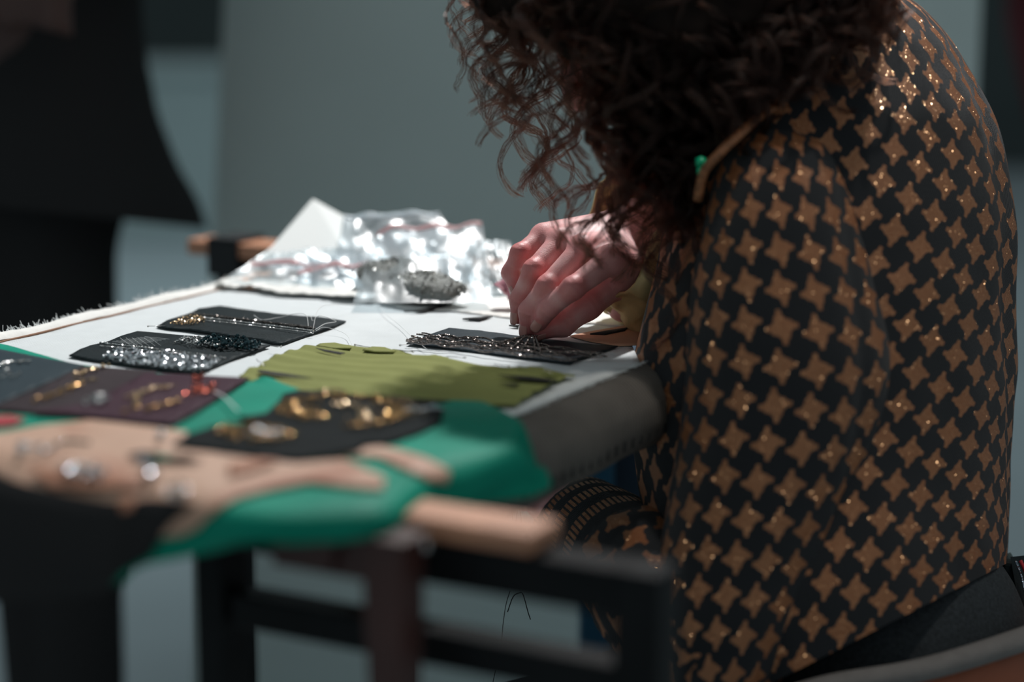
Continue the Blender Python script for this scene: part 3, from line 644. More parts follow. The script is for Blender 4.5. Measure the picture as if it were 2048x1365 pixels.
pinpx((556,672), (540,692), 0.001, 'steel pin at the right corner of the beaded leather swatch') if False else pinpx((562,694), (540,692), 0.001, 'steel pin at the right corner of the beaded leather swatch')
# loose threads
def thread(pts, r, label, mat='thread', n=40):
    q = spline(pts, n); o = MB().tube(q, r, 5).build('loose_thread', MAT[mat]); tag(o, label, 'thread', 'loose sewing threads'); return o
def thpx(pl, r, label, mat='thread'): return thread([T(x, y, z) for x, y, z in pl], r, label, mat)
thpx([(508,631,.7535),(524,640,.7535),(560,635,.754),(590,628,.758),(612,631,.760),(617,655,.754)], 0.00022, 'white thread curling over the corded leather swatch')
thpx([(626,659,.754),(634,625,.762),(650,611,.764),(690,610,.758),(720,613,.754)], 0.00018, 'white thread looping from the cord end towards the gauze')
thpx([(630,660,.754),(650,648,.756),(672,643,.755),(640,632,.761),(626,642,.756),(622,633,.758)], 0.00022, 'white thread knotted at the end of the cord line')
thpx([(632,662,.754),(650,655,.755),(690,668,.753),(704,690,.7535)], 0.00016, 'fine white thread reaching from the cord end to the olive cloth')
thpx([(755,600,.755),(768,625,.753),(798,650,.753),(824,674,.754),(862,706,.7535)], 0.00016, 'fine white thread running down to the dark satin swatch')
def thd(pl, r, label): return thread([D(x, y, d) for x, y, d in pl], r, label, 'blackthread')
thd([(1024,1017,1.47),(1025,1032,1.47),(1026,1060,1.47)], 0.0002, 'black thread hanging under the canvas, first of a close trio')
thd([(1036,1017,1.47),(1033,1035,1.47),(1031,1060,1.47)], 0.0002, 'black thread hanging under the canvas, middle of a close trio')
thd([(1039,1017,1.47),(1042,1035,1.47),(1043,1060,1.47)], 0.0002, 'black thread hanging under the canvas, last of a close trio')
thd([(998,1044,1.47),(1006,1038,1.47),(1016,1040,1.47),(1022,1050,1.47)], 0.0002, 'tiny arched black thread beside the hanging trio')
thd([(1020,1183,1.47),(1012,1210,1.47),(1006,1250,1.47),(1002,1290,1.47),(986,1365,1.47)], 0.0003, 'long black thread hanging through the trestle gap')
thd([(1015,1225,1.47),(1026,1195,1.47),(1038,1187,1.47),(1046,1190,1.47),(1056,1225,1.47),(1061,1240,1.47)], 0.0004, 'bent black thread with a tufted end in the trestle gap')

# ================================================================== green sample cloth draped over the near end
ZG = 0.7585
rows = [  # (control polyline in px on a plane z), z, drop
    ([(-70,684),(0,690),(80,712),(160,733),(300,748),(440,764),(500,767),(530,756),(570,772),(640,790),(760,799),(850,803),(960,806),(1040,812)], 0.7535, 0),
    ([(-70,760),(80,775),(300,800),(500,820),(700,835),(900,840),(1000,838),(1068,842)], ZG, 0),
    ([(-70,842),(80,860),(300,880),(500,885),(700,885),(880,875),(1000,866),(1076,858)], ZG, 0),
    ([(-70,868),(0,890),(120,930),(250,958),(350,966),(440,1000),(520,1022),(660,1022),(750,1012),(800,968),(850,932),(1000,896),(1079,880)], ZG, 0),
]
NS, v = 90, []
grid = []
for pl_, z, _ in rows: grid.append(spline([T(x, y, z) for x, y in pl_], NS))
grid = [np.array(g) for g in grid]
# even row spacing between controls, then a soft bend and a hanging fall
top = []
ctrl = np.stack(grid, 0)
for k in range(28):
    s = k/27*(len(grid)-1); i = min(int(s), len(grid)-2); t = s-i
    top.append(ctrl[i]*(1-t) + ctrl[i+1]*t)
edge = ctrl[-1]
tang = np.gradient(edge, axis=0); tang[:, 2] = 0; tang /= np.linalg.norm(tang, axis=1)[:, None]
out = np.stack([tang[:, 1], -tang[:, 0], 0*tang[:, 0]], 1)          # away from the table, towards the viewer
out = np.where((out[:, 1] > 0)[:, None], -out, out); 
for _ in range(14): out[1:-1] = (out[:-2] + out[1:-1] + out[2:]) / 3
out /= np.linalg.norm(out, axis=1)[:, None]
low_px = spline(np.array([(-70,1215),(0,1205),(130,1200),(270,1186),(400,1128),(480,1100),(560,1076),(700,1060),(770,1046),(850,1030),(960,1010),(1040,996),(1079,975)], float), NS)
pxj = np.array([CX + F*((e-CAM) @ RT)/((e-CAM) @ FW) for e in edge])
rbj = np.interp(pxj, [0, 330, 450, 520, 780, 880, 1080], [0.040, 0.040, 0.014, 0.009, 0.009, 0.016, 0.007])
sarr = np.linspace(0, 1, NS)
low = []
for j in range(NS):
    e = edge[j] + out[j]*rbj[j]*0.9
    r = ray(*low_px[np.argmin(abs(low_px[:, 0] - (CX + F*((edge[j]-CAM) @ RT)/((edge[j]-CAM) @ FW))))]); dep = (e - CAM) @ FW
    low.append((CAM + r*dep)[2])
low = np.array(low)
for _ in range(6): low[1:-1] = (low[:-2] + 2*low[1:-1] + low[2:]) / 4
hang = []
for k in range(1, 26):
    row = []
    for j in range(NS):
        rb = rbj[j]
        drop = max(rb*1.02 + 0.003, ZG - low[j]); 
        if k <= 9:
            a = k/9*math.pi/2; p = edge[j] + out[j]*rb*math.sin(a) - Zv*rb*(1-math.cos(a))
        else:
            t = (k-9)/16; p = edge[j] + out[j]*(rb + 0.004*math.sin(t*3 + j*0.35)*t) - Zv*(rb + (drop-rb)*t)
        row.append(p)
    hang.append(np.array(row))
allr = top + hang
NR = len(allr)
Vt = np.concatenate(allr, 0)
zz = np.array([0.0022*noise.noise(Vector((p[0]*16, p[1]*16, 3))) + 0.0008*noise.noise(Vector((p[0]*50, p[1]*50, 8))) for p in Vt])
zz[:NS] *= 0.2; Vt[:, 2] += zz * (np.arange(len(Vt)) < 28*NS)
# the right end folds down round the roller
ctrlr = np.linspace(0, 1, NS); 
for i in range(NR):
    for j in range(NS-7, NS):
        t = (j-(NS-8))/7; Vt[i*NS+j] -= Zv*0.030*t*t
        if i >= 28: Vt[i*NS+j][2] = max(Vt[i*NS+j][2], low[j] + 0.0004*(NR-i))
ff = [(i*NS+j, (i+1)*NS+j, (i+1)*NS+j+1, i*NS+j+1) for i in range(NR-1) for j in range(NS-1)]
gc = mk('green_sample_cloth', Vt, ff, MAT['green'])
so = gc.modifiers.new('solid', 'SOLIDIFY'); so.thickness = 0.0022; so.offset = 0.0
tag(gc, 'emerald green cloth covered in sewn samples, draped over the near end of the frame', 'cloth')
# support surface for patches: height of the cloth under a point
from mathutils.bvhtree import BVHTree
bvh = BVHTree.FromPolygons([tuple(p) for p in Vt], ff)
def cz(x, y):
    h = bvh.ray_cast(Vector((x, y, 1.2)), Vector((0, 0, -1))); return h[0].z if h[0] is not None else ZG
def onto(lift):
    def g(co):
        d = co - Vector(CAM); h = bvh.ray_cast(Vector(CAM), d.normalized())
        if h[0] is None: return co
        n = h[1] if h[1].dot(d) < 0 else -h[1]
        return h[0] + n*lift
    return g
def patch(name, px, mat, lift, th=0.0011, label=None, jit=0.0, extra=None):
    poly = [T(x, y, ZG) for x, y in px]
    o = sheet(name, poly, MAT[mat], gc, th, 0.006, None, jit, posfun=onto(lift))
    if label: o['label'] = label
    return o
patch('satin_patch', [(-60,700),(0,706),(80,722),(168,738),(120,762),(60,788),(0,815),(-60,835)], 'slate', 0.0026, label='slate blue satin patch with silver beads')
patch('satin_patch', [(165,740),(240,745),(314,751),(262,777),(200,812),(185,836),(90,836),(0,830),(-40,832),(0,817),(80,783)], 'umber', 0.0028, label='dark umber satin patch with gold bead rows')
patch('satin_patch', [(290,758),(380,762),(497,768),(440,805),(395,833),(345,861),(240,853),(150,842),(60,838),(160,822),(205,806)], 'plum', 0.0040, label='dark plum satin patch with copper and gold beads')
patch('lace_patch', [(565,797),(600,790),(640,792),(720,794),(800,802),(850,812),(890,828),(882,855),(840,875),(790,893),(720,905),(640,890),(560,868),(500,852),(480,844),(530,836),(555,815)], 'tulle', 0.0030, label='black tulle patch ringed with gold beads', jit=0.0006)
patch('lace_patch', [(345,906),(375,886),(430,868),(500,863),(600,878),(690,890),(740,900),(720,915),(660,928),(590,938),(530,934),(470,924),(400,915)], 'tulle', 0.0050, label='black tulle strip with dull gold bead band', jit=0.0004)
patch('red_patch', [(-40,842),(20,841),(50,847),(30,857),(-40,866)], 'red', 0.0030, label='small red cloth patch')
bl = [(-60,888),(0,878),(90,862),(180,852),(300,866),(376,876),(365,893),(342,908),(420,918),(500,928),(590,940),(690,932),(770,968),(765,990),(700,985),(620,975),(540,990),(480,1005),(440,1025),(405,1050),(370,1066),(310,1073),(250,1066),(120,1020),(60,992),(0,958),(-60,915)]
patch('leather_patch', bl, 'beige', 0.0036, 0.0018, 'large blush leather patch with brown stains and clear beads')
patch('leather_strip', [(640,915),(760,903),(800,910),(850,925),(895,948),(888,966),(850,965),(810,948),(760,925)], 'beige', 0.0030, 0.0015, 'narrow blush leather strip')
patch('cut_out', [(255,932),(280,925),(310,926),(340,934),(375,934),(405,943),(350,944),(290,940)], 'tulle', 0.0062, 0.0006, 'black lined cut-out in the leather')
patch('cut_out_edge', [(300,938),(330,937),(350,941),(320,943)], 'green', 0.0072, 0.0004, 'glimpse of green through the cut-out')
patch('stain', [(75,960),(110,955),(170,962),(240,965),(290,975),(280,990),(200,994),(110,990)], 'stain', 0.0058, 0.0005, 'brown stained area')
for q in ([(240,1015),(262,1005),(275,1010),(268,1030),(248,1035)], [(455,950),(520,938),(560,942),(500,962),(460,970)]): patch('stain', q, 'stain', 0.0058, 0.0005, 'brown stained area')
def onpatch(q, lift):
    g = onto(lift); return np.array([g(Vector(p))[:] for p in q])
def cl(name, q, r, mat, lift, var=0.35): return beads(name, onpatch(q, lift + r*0.3), r*0.9, MAT[mat], gc, var)
cl('silver_bead_cluster', np.vstack([along([(-5,745),(20,738),(62,734)], 24, ZG, 0.0016), inside([(0,762),(10,745),(45,757),(38,770),(5,772)], 18, ZG)]), 0.0012, 'silver', 0.0042)
cl('gold_bead_row', np.vstack([along([(150,765),(175,756),(212,745)], 33, ZG, 0.0016), along([(150,776),(180,775),(192,774)], 12, ZG, 0.0008)]), 0.0012, 'palegold', 0.0044)
cl('gold_bead_row', along([(70,815),(100,808),(135,792),(158,783)], 41, ZG, 0.002), 0.0012, 'goldb', 0.0044)
cl('silver_bead_cluster', inside([(150,832),(170,818),(200,804),(222,812),(212,825),(180,832)], 44, ZG), 0.0012, 'silver', 0.0058)
cl('gold_bead_row', np.vstack([along([(258,815),(285,803),(310,795),(342,790)], 38, ZG, 0.002), along([(268,830),(276,818),(272,808)], 14, ZG, 0.001)]), 0.0012, 'palegold', 0.0058)
cl('gold_bead_row', np.vstack([along([(292,838),(325,830),(362,820)], 44, ZG, 0.0018), along([(246,845),(265,838),(278,835)], 15, ZG, 0.0012)]), 0.0011, 'goldb', 0.0058)
cl('copper_bead_cluster', inside([(370,812),(378,795),(385,772),(405,768),(412,780),(436,786),(428,805),(395,812)], 62, ZG), 0.0013, 'copper', 0.0060)
# gold ring on the tulle
ring = [(648,850),(600,846),(572,835),(585,822),(640,810),(720,812),(780,822),(800,838),(780,852)]
cl('gold_bead_ring', np.vstack([along(ring, 240, ZG, 0.004), along([(690,868),(740,866),(775,858),(790,846)], 59, ZG, 0.002), along([(622,852),(600,840),(640,832)], 29, ZG, 0.002)]), 0.0011, 'goldb', 0.0050)
cl('pale_bead_arc', along([(665,826),(705,830),(735,846),(720,858)], 66, ZG, 0.003), 0.0012, 'palegold', 0.0052)
cl('gold_bead_spray', np.vstack([along([(770,815),(800,818),(830,838),(795,845)], 29, ZG, 0.004), along([(640,799),(660,797),(690,802)], 17, ZG, 0.001)]), 0.0012, 'palegold', 0.0050)
cl('silver_bead_spray', along([(820,838),(850,836),(880,832)], 24, ZG, 0.003), 0.0012, 'crystal', 0.0050)
cl('gold_bead_band', inside([(430,888),(445,870),(500,872),(560,882),(600,895),(560,905),(480,908)], 126, ZG), 0.0011, 'goldb', 0.0072)
cl('grey_bead_band', inside([(470,895),(530,880),(590,892),(540,905)], 36, ZG), 0.0011, 'silver', 0.0074)
cl('crystal_cluster', inside([(20,915),(70,905),(110,920),(90,935),(40,930)], 20, ZG), 0.0018, 'crystal', 0.0066)
cl('crystal_cluster', inside([(120,955),(160,948),(215,965),(205,982),(150,975)], 28, ZG), 0.0018, 'crystal', 0.0074)
cl('crystal_cluster', along([(285,945),(300,965),(312,978)], 9, ZG, 0.0012), 0.0024, 'crystal', 0.0070)
cl('crystal_cluster', inside([(305,890),(325,885),(330,900),(315,905)], 6, ZG), 0.0018, 'crystal', 0.0066)
cl('dark_bead_row', along([(115,912),(140,908),(180,910)], 24, ZG, 0.001), 0.0013, 'jet', 0.0066)
rg_ = onpatch([T(x, y, ZG) for x, y in [(365 + 20*math.cos(a), 1002 + 13*math.sin(a)) for a in np.linspace(0, 2*math.pi, 24)]], 0.0066)
MB().tube(rg_, 0.0006, 6, False).build('wire_ring', MAT['steel'], gc)
cl('dark_bead_row', inside([(352,1002),(365,990),(385,996),(380,1010),(362,1012)], 16, ZG), 0.0013, 'greybeads', 0.0066)
q = onpatch(spline([T(425,800,ZG), T(450,815,ZG), T(478,842,ZG)], 16), 0.006); MB().tube(q, 0.0006, 6).build('loose_thread_end', MAT['thread'], gc)
# black sheet falling below the leather patch
lp = []
j0, j1 = 2, 44
for k in range(10, NR): pass
lin_v = []
cols = [j for j in range(NS) if pxj[j] < 445]
for k in range(18):
    for j in cols:
        rb = rbj[j]; drop = max(0.0, (ZG - low[j]) - rb + 0.002)
        fade = float(np.interp(pxj[j], [-20, 70, 110, 290, 440], [0.62, 0.62, 1, 1, 0.0])); drop = drop*fade
        a0 = math.radians(38); a = a0 + (math.pi/2 - a0)*min(1, k/7)*(1.0 if fade > 0.3 else fade/0.3); rr_ = rb + 0.0055
        e = edge[j] + out[j]*rr_*math.sin(a) - Zv*(rb - rr_*math.cos(a))
        if k > 7: e = e - Zv*drop*(k-7)/10 + out[j]*0.003*math.sin(j*0.5)*(k-7)/10
        lin_v.append(e)
nc = len(cols)
o = mk('dark_drop_sheet', lin_v, [(k*nc+j, (k+1)*nc+j, (k+1)*nc+j+1, k*nc+j+1) for k in range(17) for j in range(nc-1)], MAT['black'], gc)
o['label'] = 'black sheet hanging below the leather patch'

# ================================================================== bags, card, packets, gauze at the far side
def bag(name, c, puff, mat, label, seed, zipmat=None, nu=34, nv=26, strip=(0.90, 0.97)):
    """flat zip bag: two crumpled sheets meeting at the rim. c = TL, TR, BR, BL"""
    c = [np.asarray(p) for p in c]; r = empty(name, np.mean(c, 0)*np.array([1, 1, 0]) + np.array([0, 0, min(p[2] for p in c)])); tag(r, label, 'bag', 'clear zip bags of beads')
    nrm = norm(np.cross(c[1]-c[0], c[3]-c[0])); nrm = nrm if nrm[1] < 0 else -nrm
    for side, nm in ((1, 'front_film'), (-1, 'back_film')):
        v = []
        for i in range(nv):
            t = i/(nv-1)
            for j in range(nu):
                s = j/(nu-1); p = (c[0]*(1-s)+c[1]*s)*(1-t) + (c[3]*(1-s)+c[2]*s)*t
                w = min(1, 5*min(s, 1-s, t, 1-t))**0.6
                n1 = noise.noise(Vector((s*5+seed, t*5, seed))) + 0.6*abs(noise.noise(Vector((s*11, t*11+seed, seed+3)))) + 0.12*abs(noise.noise(Vector((s*23+seed, t*21, 7))))
                v.append(p + nrm*(side*puff*w*(0.6 + 0.6*noise.noise(Vector((s*3, t*3, seed+side)))) + 0.0045*(n1-0.4)*(0.25+w)))
        f = [(i*nu+j, i*nu+j+1, (i+1)*nu+j+1, (i+1)*nu+j) for i in range(nv-1) for j in range(nu-1)]
        v = np.array(v); v[:, 2] = np.maximum(v[:, 2], 0.7525 + 0.0012*(side > 0))
        mk(nm, v, f, MAT[mat], r)
    if zipmat:
        s = np.linspace(0.01, 0.99, 40); a, b = 1-strip[1], 1-strip[0]
        for k, tt in enumerate((a, (a+b)/2, b)[:2]):
            q = [(c[0]*(1-x)+c[1]*x)*(1-tt) + (c[3]*(1-x)+c[2]*x)*tt + nrm*(puff*0.4 + 0.006*(noise.noise(Vector((x*5+seed, tt*5, seed))))) for x in s]
            q = [np.array([p[0], p[1], max(p[2], 0.754)]) for p in q]
            MB().tube(q, 0.0012, 6).build('zip_strip', MAT[zipmat], r)
    return r
cd = empty('white_card', T(600, 540, 0.752)); tag(cd, 'blank white card standing tilted among the plastic bags', 'card')
pc = [D(626,398,1.80), D(702,440,1.79), D(716,548,1.72), D(505,538,1.72)]
nrm = norm(np.cross(pc[1]-pc[0], pc[3]-pc[0])); v = [p + nrm*k for k in (0, 0.0006) for p in pc]
mk('sheet', v, [(0,1,2,3), (7,6,5,4), (0,4,5,1), (1,5,6,2), (2,6,7,3), (3,7,4,0)], MAT['card'], cd, False)
bag('zip_bag', [D(688,432,1.76), D(878,423,1.76), D(960,560,1.70), D(660,585,1.69)], 0.004, 'film2', 'clear zip bag with pale blue seal, rearmost in the heap', 2.1, 'zipw')
bag('zip_bag', [D(755,466,1.73), D(965,446,1.73), D(985,604,1.592), D(705,606,1.592)], 0.008, 'film', 'clear zip bag with pink red seal lying over the bead packets', 5.7, 'zip')
bag('zip_bag', [D(560,482,1.76), D(700,500,1.74), D(735,566,1.685), D(452,556,1.70)], 0.003, 'film', 'flat clear bag over brown card, at the slat side of the heap', 9.3, 'zip', strip=(0.36, 0.44))
bag('zip_bag', [D(930,480,1.74), D(1020,482,1.74), D(1040,590,1.66), D(940,598,1.65)], 0.004, 'film', 'small crumpled clear bag between the heap and the hand', 13.1)
bag('zip_bag', [D(590,520,1.72), D(760,488,1.74), D(800,590,1.66), D(600,585,1.67)], 0.005, 'film', 'clear bag with red print fleck in front of the white card', 17.4, 'zip', strip=(0.52, 0.6))
o = sheet('kraft_card', TP([(456,564),(500,544),(585,545),(600,556),(570,566),(500,574)], 0.7545), MAT['kraft'], None, 0.002, 0.01); tag(o, 'brown kraft card under the flat clear bag', 'card')
def packet(name, c, axes, R, label, seed):
    r = empty(name, np.asarray(c) * [1, 1, 0] + [0, 0, 0.7515]); tag(r, label, 'packet', 'packets of grey seed beads')
    nu, nv = 36, 18; v = []; c = np.asarray(c)
    for i in range(nv):
        ph = math.pi*(i/(nv-1)-0.5)
        for j in range(nu):
            t = 2*math.pi*j/nu; d = np.array([math.cos(ph)*math.cos(t), math.cos(ph)*math.sin(t), math.sin(ph)])
            k = 1 + 0.16*noise.noise(Vector(d*1.8) + Vector((seed, 0, 0))) + 0.06*noise.noise(Vector(d*5))
            p = c + k*(axes[0]*R[0]*d[0] + axes[1]*R[1]*d[1] + Zv*R[2]*d[2]); p[2] = max(p[2], 0.752); v.append(p)
    f = [(i*nu+j, i*nu+(j+1) % nu, (i+1)*nu+(j+1) % nu, (i+1)*nu+j) for i in range(nv-1) for j in range(nu)]
    mk('pouch', v, f, MAT['greyfill'], r)
    V3 = np.array(v); idx = RNG.choice(len(V3), 420); q = V3[idx] + RNG.normal(0, 0.0009, (420, 3)); q = q[q[:, 2] > 0.753]
    beads('seed_beads', q, 0.0011, MAT['greybeads'], r, 0.3)
packet('bead_packet', D(790,550,1.668), (V, U), (0.034, 0.028, 0.013), 'light grey bead packet at the back, under the clear bag', 1.0)
packet('bead_packet', D(850,578,1.622), (V, U), (0.036, 0.022, 0.0125), 'darker grey bead packet in front, under the clear bag', 4.0)
gz = lambda x, y: 0.0065*abs(noise.noise(Vector((x*30, y*30, 2)))) + 0.004*abs(noise.noise(Vector((x*80, y*80, 5)))) + 0.001
o = sheet('gauze_cloth', TP([(430,572),(455,562),(500,566),(545,555),(600,550),(660,556),(720,570),(772,588),(748,603),(690,600),(640,594),(560,590),(500,580),(450,578)], 0.7525), MAT['gauze'], None, 0.0008, 0.005, gz, jit=0.001)
tag(o, 'crumpled white gauze cloth on the canvas before the bags', 'cloth')
o = sheet('lining_cloth', TP([(770,604),(860,607),(960,600),(1100,580),(1240,600),(1250,652),(1150,645),(1000,634),(900,622),(800,614)], 0.7512), MAT['gauze'], None, 0.0010, 0.008, lambda x, y: 0.0012*abs(noise.noise(Vector((x*22, y*22, 12)))), jit=0.0005)
tag(o, 'smooth white lining cloth laid over the far part of the canvas', 'cloth')
# pink cloth roll behind the hand
q = spline([D(1004,584,1.60), D(1015,577,1.60), D(1060,585,1.60), D(1110,595,1.60)], 24)
q[:, 2] = np.maximum(q[:, 2], 0.762)
rr = 0.0085*np.minimum(1, 0.45 + np.minimum(np.linspace(0, 6, 24), 1)) * (1 + 0.12*np.sin(np.linspace(0, 20, 24)))
o = MB().tube(q, rr, 14).build('pink_cloth_roll', MAT['pink']); tag(o, 'small dusty pink cloth roll lying behind the hand', 'cloth')

# ================================================================== the seated embroiderer
def px3(l): return [D(*p) for p in l]
FING = dict(   # right hand above the canvas: MCP, PIP, DIP, TIP (px, px, depth) and radii
    little=(px3([(1088,474,1.502),(1041,508,1.487),(1020,546,1.492),(1033,582,1.486)]), (0.0086, 0.0074, 0.0062, 0.0050)),
    ring=(px3([(1122,484,1.486),(1068,541,1.468),(1038,599,1.474),(1036,634,1.476)]), (0.0092, 0.0080, 0.0068, 0.0056)),
    middle=(px3([(1166,500,1.468),(1096,574,1.452),(1057,622,1.457),(1055,656,1.462)]), (0.0098, 0.0086, 0.0072, 0.0060)),
    index=(px3([(1222,520,1.452),(1146,577,1.438),(1096,618,1.444),(1079,646,1.452)]), (0.0098, 0.0084, 0.0073, 0.0060)),
)
TH = (px3([(1226,566,1.492),(1176,612,1.476),(1126,650,1.472),(1078,664,1.466)]), (0.0128, 0.0096, 0.0086, 0.0062))
WR = px3([(1280,452,1.515), (1282,540,1.500), (1288,612,1.520)])
def hand_sdf(P):
    palm = None
    wa, wb = WR[0], WR[1]
    ws = {'little': wa, 'ring': wa*0.65+wb*0.35, 'middle': wa*0.35+wb*0.65, 'index': wb}
    for k, (j, r) in FING.items():
        d = cone(P, j[0], ws[k], r[0]+0.0022, 0.0155); palm = d if palm is None else smin(palm, d, 0.010)
    palm = smin(palm, cone(P, TH[0][0], WR[1]*0.6 + WR[2]*0.4, 0.0135, 0.016), 0.012)
    palm = smin(palm, cone(P, WR[0], WR[0] + RT*0.06 - UP*0.01 + FW*0.02, 0.021, 0.025), 0.012)
    palm = smin(palm, cone(P, WR[1], WR[1] + RT*0.06 + FW*0.02, 0.021, 0.025), 0.012)
    palm = smin(palm, cone(P, WR[2]-RT*0.016, WR[2] + RT*0.06 + FW*0.02, 0.0125, 0.016), 0.010)
    res = palm
    for k, (j, r) in FING.items():
        d = smin(cone(P, j[0], j[1], r[0], r[1]*0.96), cone(P, j[1], j[2], r[1]*0.96, r[2]), 0.004); d = smin(d, cone(P, j[2], j[3], r[2], r[3]), 0.003)
        out = norm(norm(j[1]-j[0]) - norm(j[2]-j[1]))
        d = smin(d, np.linalg.norm(P - (j[1] + out*r[1]*0.30), axis=-1) - r[1]*0.82, 0.004)       # knuckle
        res = np.where(res < d, smin(res, d, 0.0035), smin(res, d, 0.0035)) if k == 'little' else smin(res, d, 0.0022)
    j, r = TH
    d = smin(cone(P, j[0], j[1], r[0], r[1]), cone(P, j[1], j[2], r[1], r[2]), 0.006); d = smin(d, cone(P, j[2], j[3], r[2], r[3]), 0.004)
    return smin(res, d, 0.0025)
pts = np.vstack([j for j, r in FING.values()] + [TH[0], WR, [WR[0] + RT*0.06, WR[2] + RT*0.06]])
hv, hf = nets(hand_sdf, pts.min(0) - 0.03, pts.max(0) + 0.03, 0.0011)
red = np.zeros(len(hv)); cre = np.zeros(len(hv))
for k, (j, r) in list(FING.items()) + [('thumb', TH)]:
    for i, w, s in ((0, 0.35, 0.014), (1, 1.0, 0.0085), (2, 0.65, 0.0075), (3, 0.75, 0.009)):
        red = np.maximum(red, w*np.exp(-(np.linalg.norm(hv - j[i], axis=1) / (s*1.25))**4 * 0.6))
    for i in (1, 2):
        ax = norm(norm(j[i]-j[i-1]) + norm(j[min(i+1, 3)]-j[i])); t = (hv - j[i]) @ ax; dist = np.linalg.norm(hv - j[i], axis=1)
        cre += np.sin(t/0.0011*1.0 + 0.8*np.sin(dist*900)) * np.exp(-(t/0.0038)**2) * np.exp(-(dist/0.0125)**4)
        hv_n = None
red = red*0.85 + 0.12
# left hand under the canvas
LH = px3([(1190,1062,1.50),(1120,1012,1.545),(1060,992,1.565)])
LF = [px3([(1055,985,1.552+0.012*i),(1005,978-8*i,1.55+0.012*i),(975,930-10*i,1.55+0.012*i),(980,872-10*i,1.55+0.012*i)]) for i in range(4)]
LT = px3([(1100,1004,1.535),(1045,1000,1.53),(1000,985,1.53),(970,950,1.535)])
def lhand(P):
    d = cone(P, LH[0], LH[1], 0.027, 0.022)
    for j in LF: d = smin(d, cone(P, LH[1], j[0], 0.014, 0.0095), 0.01)
    for j in LF + [LT]:
        e = smin(cone(P, j[0], j[1], 0.009, 0.008), cone(P, j[1], j[2], 0.008, 0.007), 0.004); e = smin(e, cone(P, j[2], j[3], 0.007, 0.0055), 0.003); d = smin(d, e, 0.003)
    return d
pts = np.vstack(LF + [LT, LH]); lv, lf = nets(lhand, pts.min(0) - 0.03, pts.max(0) + 0.03, 0.002)
# head, neck, trunk (covered by hair and jacket)
def head_axes(f, u): f = norm(f); r_ = norm(np.cross(f, u)); return np.array([r_, f, norm(np.cross(r_, f))])
def head_sdf(P, c, ax):
    q = (P - c) @ ax.T; o3 = np.array
    d = ell(q, (0, -0.012, 0.030), (0.074, 0.094, 0.082))
    d = smin(d, ell(q, (0, 0.028, -0.045), (0.056, 0.064, 0.070)), 0.03)
    d = smin(d, ell(q, (0, 0.062, -0.098), (0.026, 0.024, 0.020)), 0.02)
    d = smin(d, cone(q, o3([0, 0.086, 0.010]), o3([0, 0.108, -0.030]), 0.008, 0.012), 0.010)
    for s in (-1, 1):
        d = np.maximum(d, -(np.linalg.norm(q - o3([s*0.031, 0.098, 0.006]), axis=-1) - 0.016)) if False else d
        d = smin(d, ell(q, (s*0.076, -0.012, -0.014), (0.009, 0.020, 0.032)), 0.006)
        d = smin(d, ell(q, (s*0.036, 0.070, -0.028), (0.022, 0.020, 0.020)), 0.02)
        e = np.linalg.norm(q - o3([s*0.031, 0.100, 0.008]), axis=-1) - 0.014; d = -smin(-d, e, 0.010)
    d = smin(d, ell(q, (0, 0.086, -0.060), (0.024, 0.010, 0.006)), 0.006)
    d = smin(d, ell(q, (0, 0.084, -0.069), (0.020, 0.010, 0.006)), 0.005)
    return d
def face_bits(c, ax, parent, haircol=None):
    to = lambda q: c + np.asarray(q) @ ax
    for s in (-1, 1):
        vv, ff = [], []
        m = bmesh.new(); bmesh.ops.create_uvsphere(m, u_segments=16, v_segments=10, radius=0.0115)
        e = to((s*0.031, 0.083, 0.008)); mk('eye', [np.array(x.co) + e for x in m.verts], [[x.index for x in g.verts] for g in m.faces], MAT['eye'], parent)
        m.free(); m = bmesh.new(); bmesh.ops.create_uvsphere(m, u_segments=12, v_segments=8, radius=0.0055)
        e = to((s*0.031, 0.0900, 0.006)); mk('iris', [np.array(x.co) + e for x in m.verts], [[x.index for x in g.verts] for g in m.faces], MAT['iris'], parent); m.free()
        MB().tube([to((s*(0.014+0.012*k), 0.094-0.004*k, 0.030+0.003*math.sin(k))) for k in range(4)], [0.002, 0.003, 0.003, 0.0015], 8).build('eyebrow', MAT['hairmass'], parent)
    MB().tube([to((x, 0.0945 - 14*x*x, -0.0645 + 0.0008*math.cos(x*300))) for x in np.linspace(-0.023, 0.023, 9)], [0.001, 0.003, 0.004, 0.0045, 0.004, 0.0045, 0.004, 0.003, 0.001], 8).build('lips', MAT['lip'], parent)
HC = D(1330, -75, 1.405); HA = head_axes((-0.74, 0.05, -0.67), (-0.67, 0.04, 0.74))
neck0 = HC - HA[2]*0.07 - HA[1]*0.035; neck1 = D(1610, 170, 1.49)
def trunk(P):
    d = head_sdf(P, HC, HA)
    d = smin(d, cone(P, neck0, neck1, 0.052, 0.06), 0.03)
    d = smin(d, cone(P, D(1640,250,1.48), D(1660,700,1.48), 0.085, 0.095), 0.05)
    d = smin(d, cone(P, D(1660,700,1.48), D(1720,1250,1.48), 0.095, 0.10), 0.05)
    d = smin(d, cone(P, D(1600,330,1.46), D(1568,430,1.375), 0.05, 0.04), 0.03)
    d = smin(d, cone(P, D(1568,430,1.375), D(1440,1270,1.365), 0.042, 0.035), 0.02)
    d = smin(d, cone(P, D(1440,1270,1.365), D(1190,1062,1.50), 0.034, 0.026), 0.015)
    d = smin(d, cone(P, D(1600,300,1.55), D(1560,300,1.66), 0.05, 0.045), 0.03)
    d = smin(d, cone(P, D(1560,300,1.66), D(1540,600,1.68), 0.04, 0.035), 0.02)
    d = smin(d, cone(P, D(1540,600,1.68), WR[1] + RT*0.05 + FW*0.02, 0.034, 0.022), 0.015)
    return d
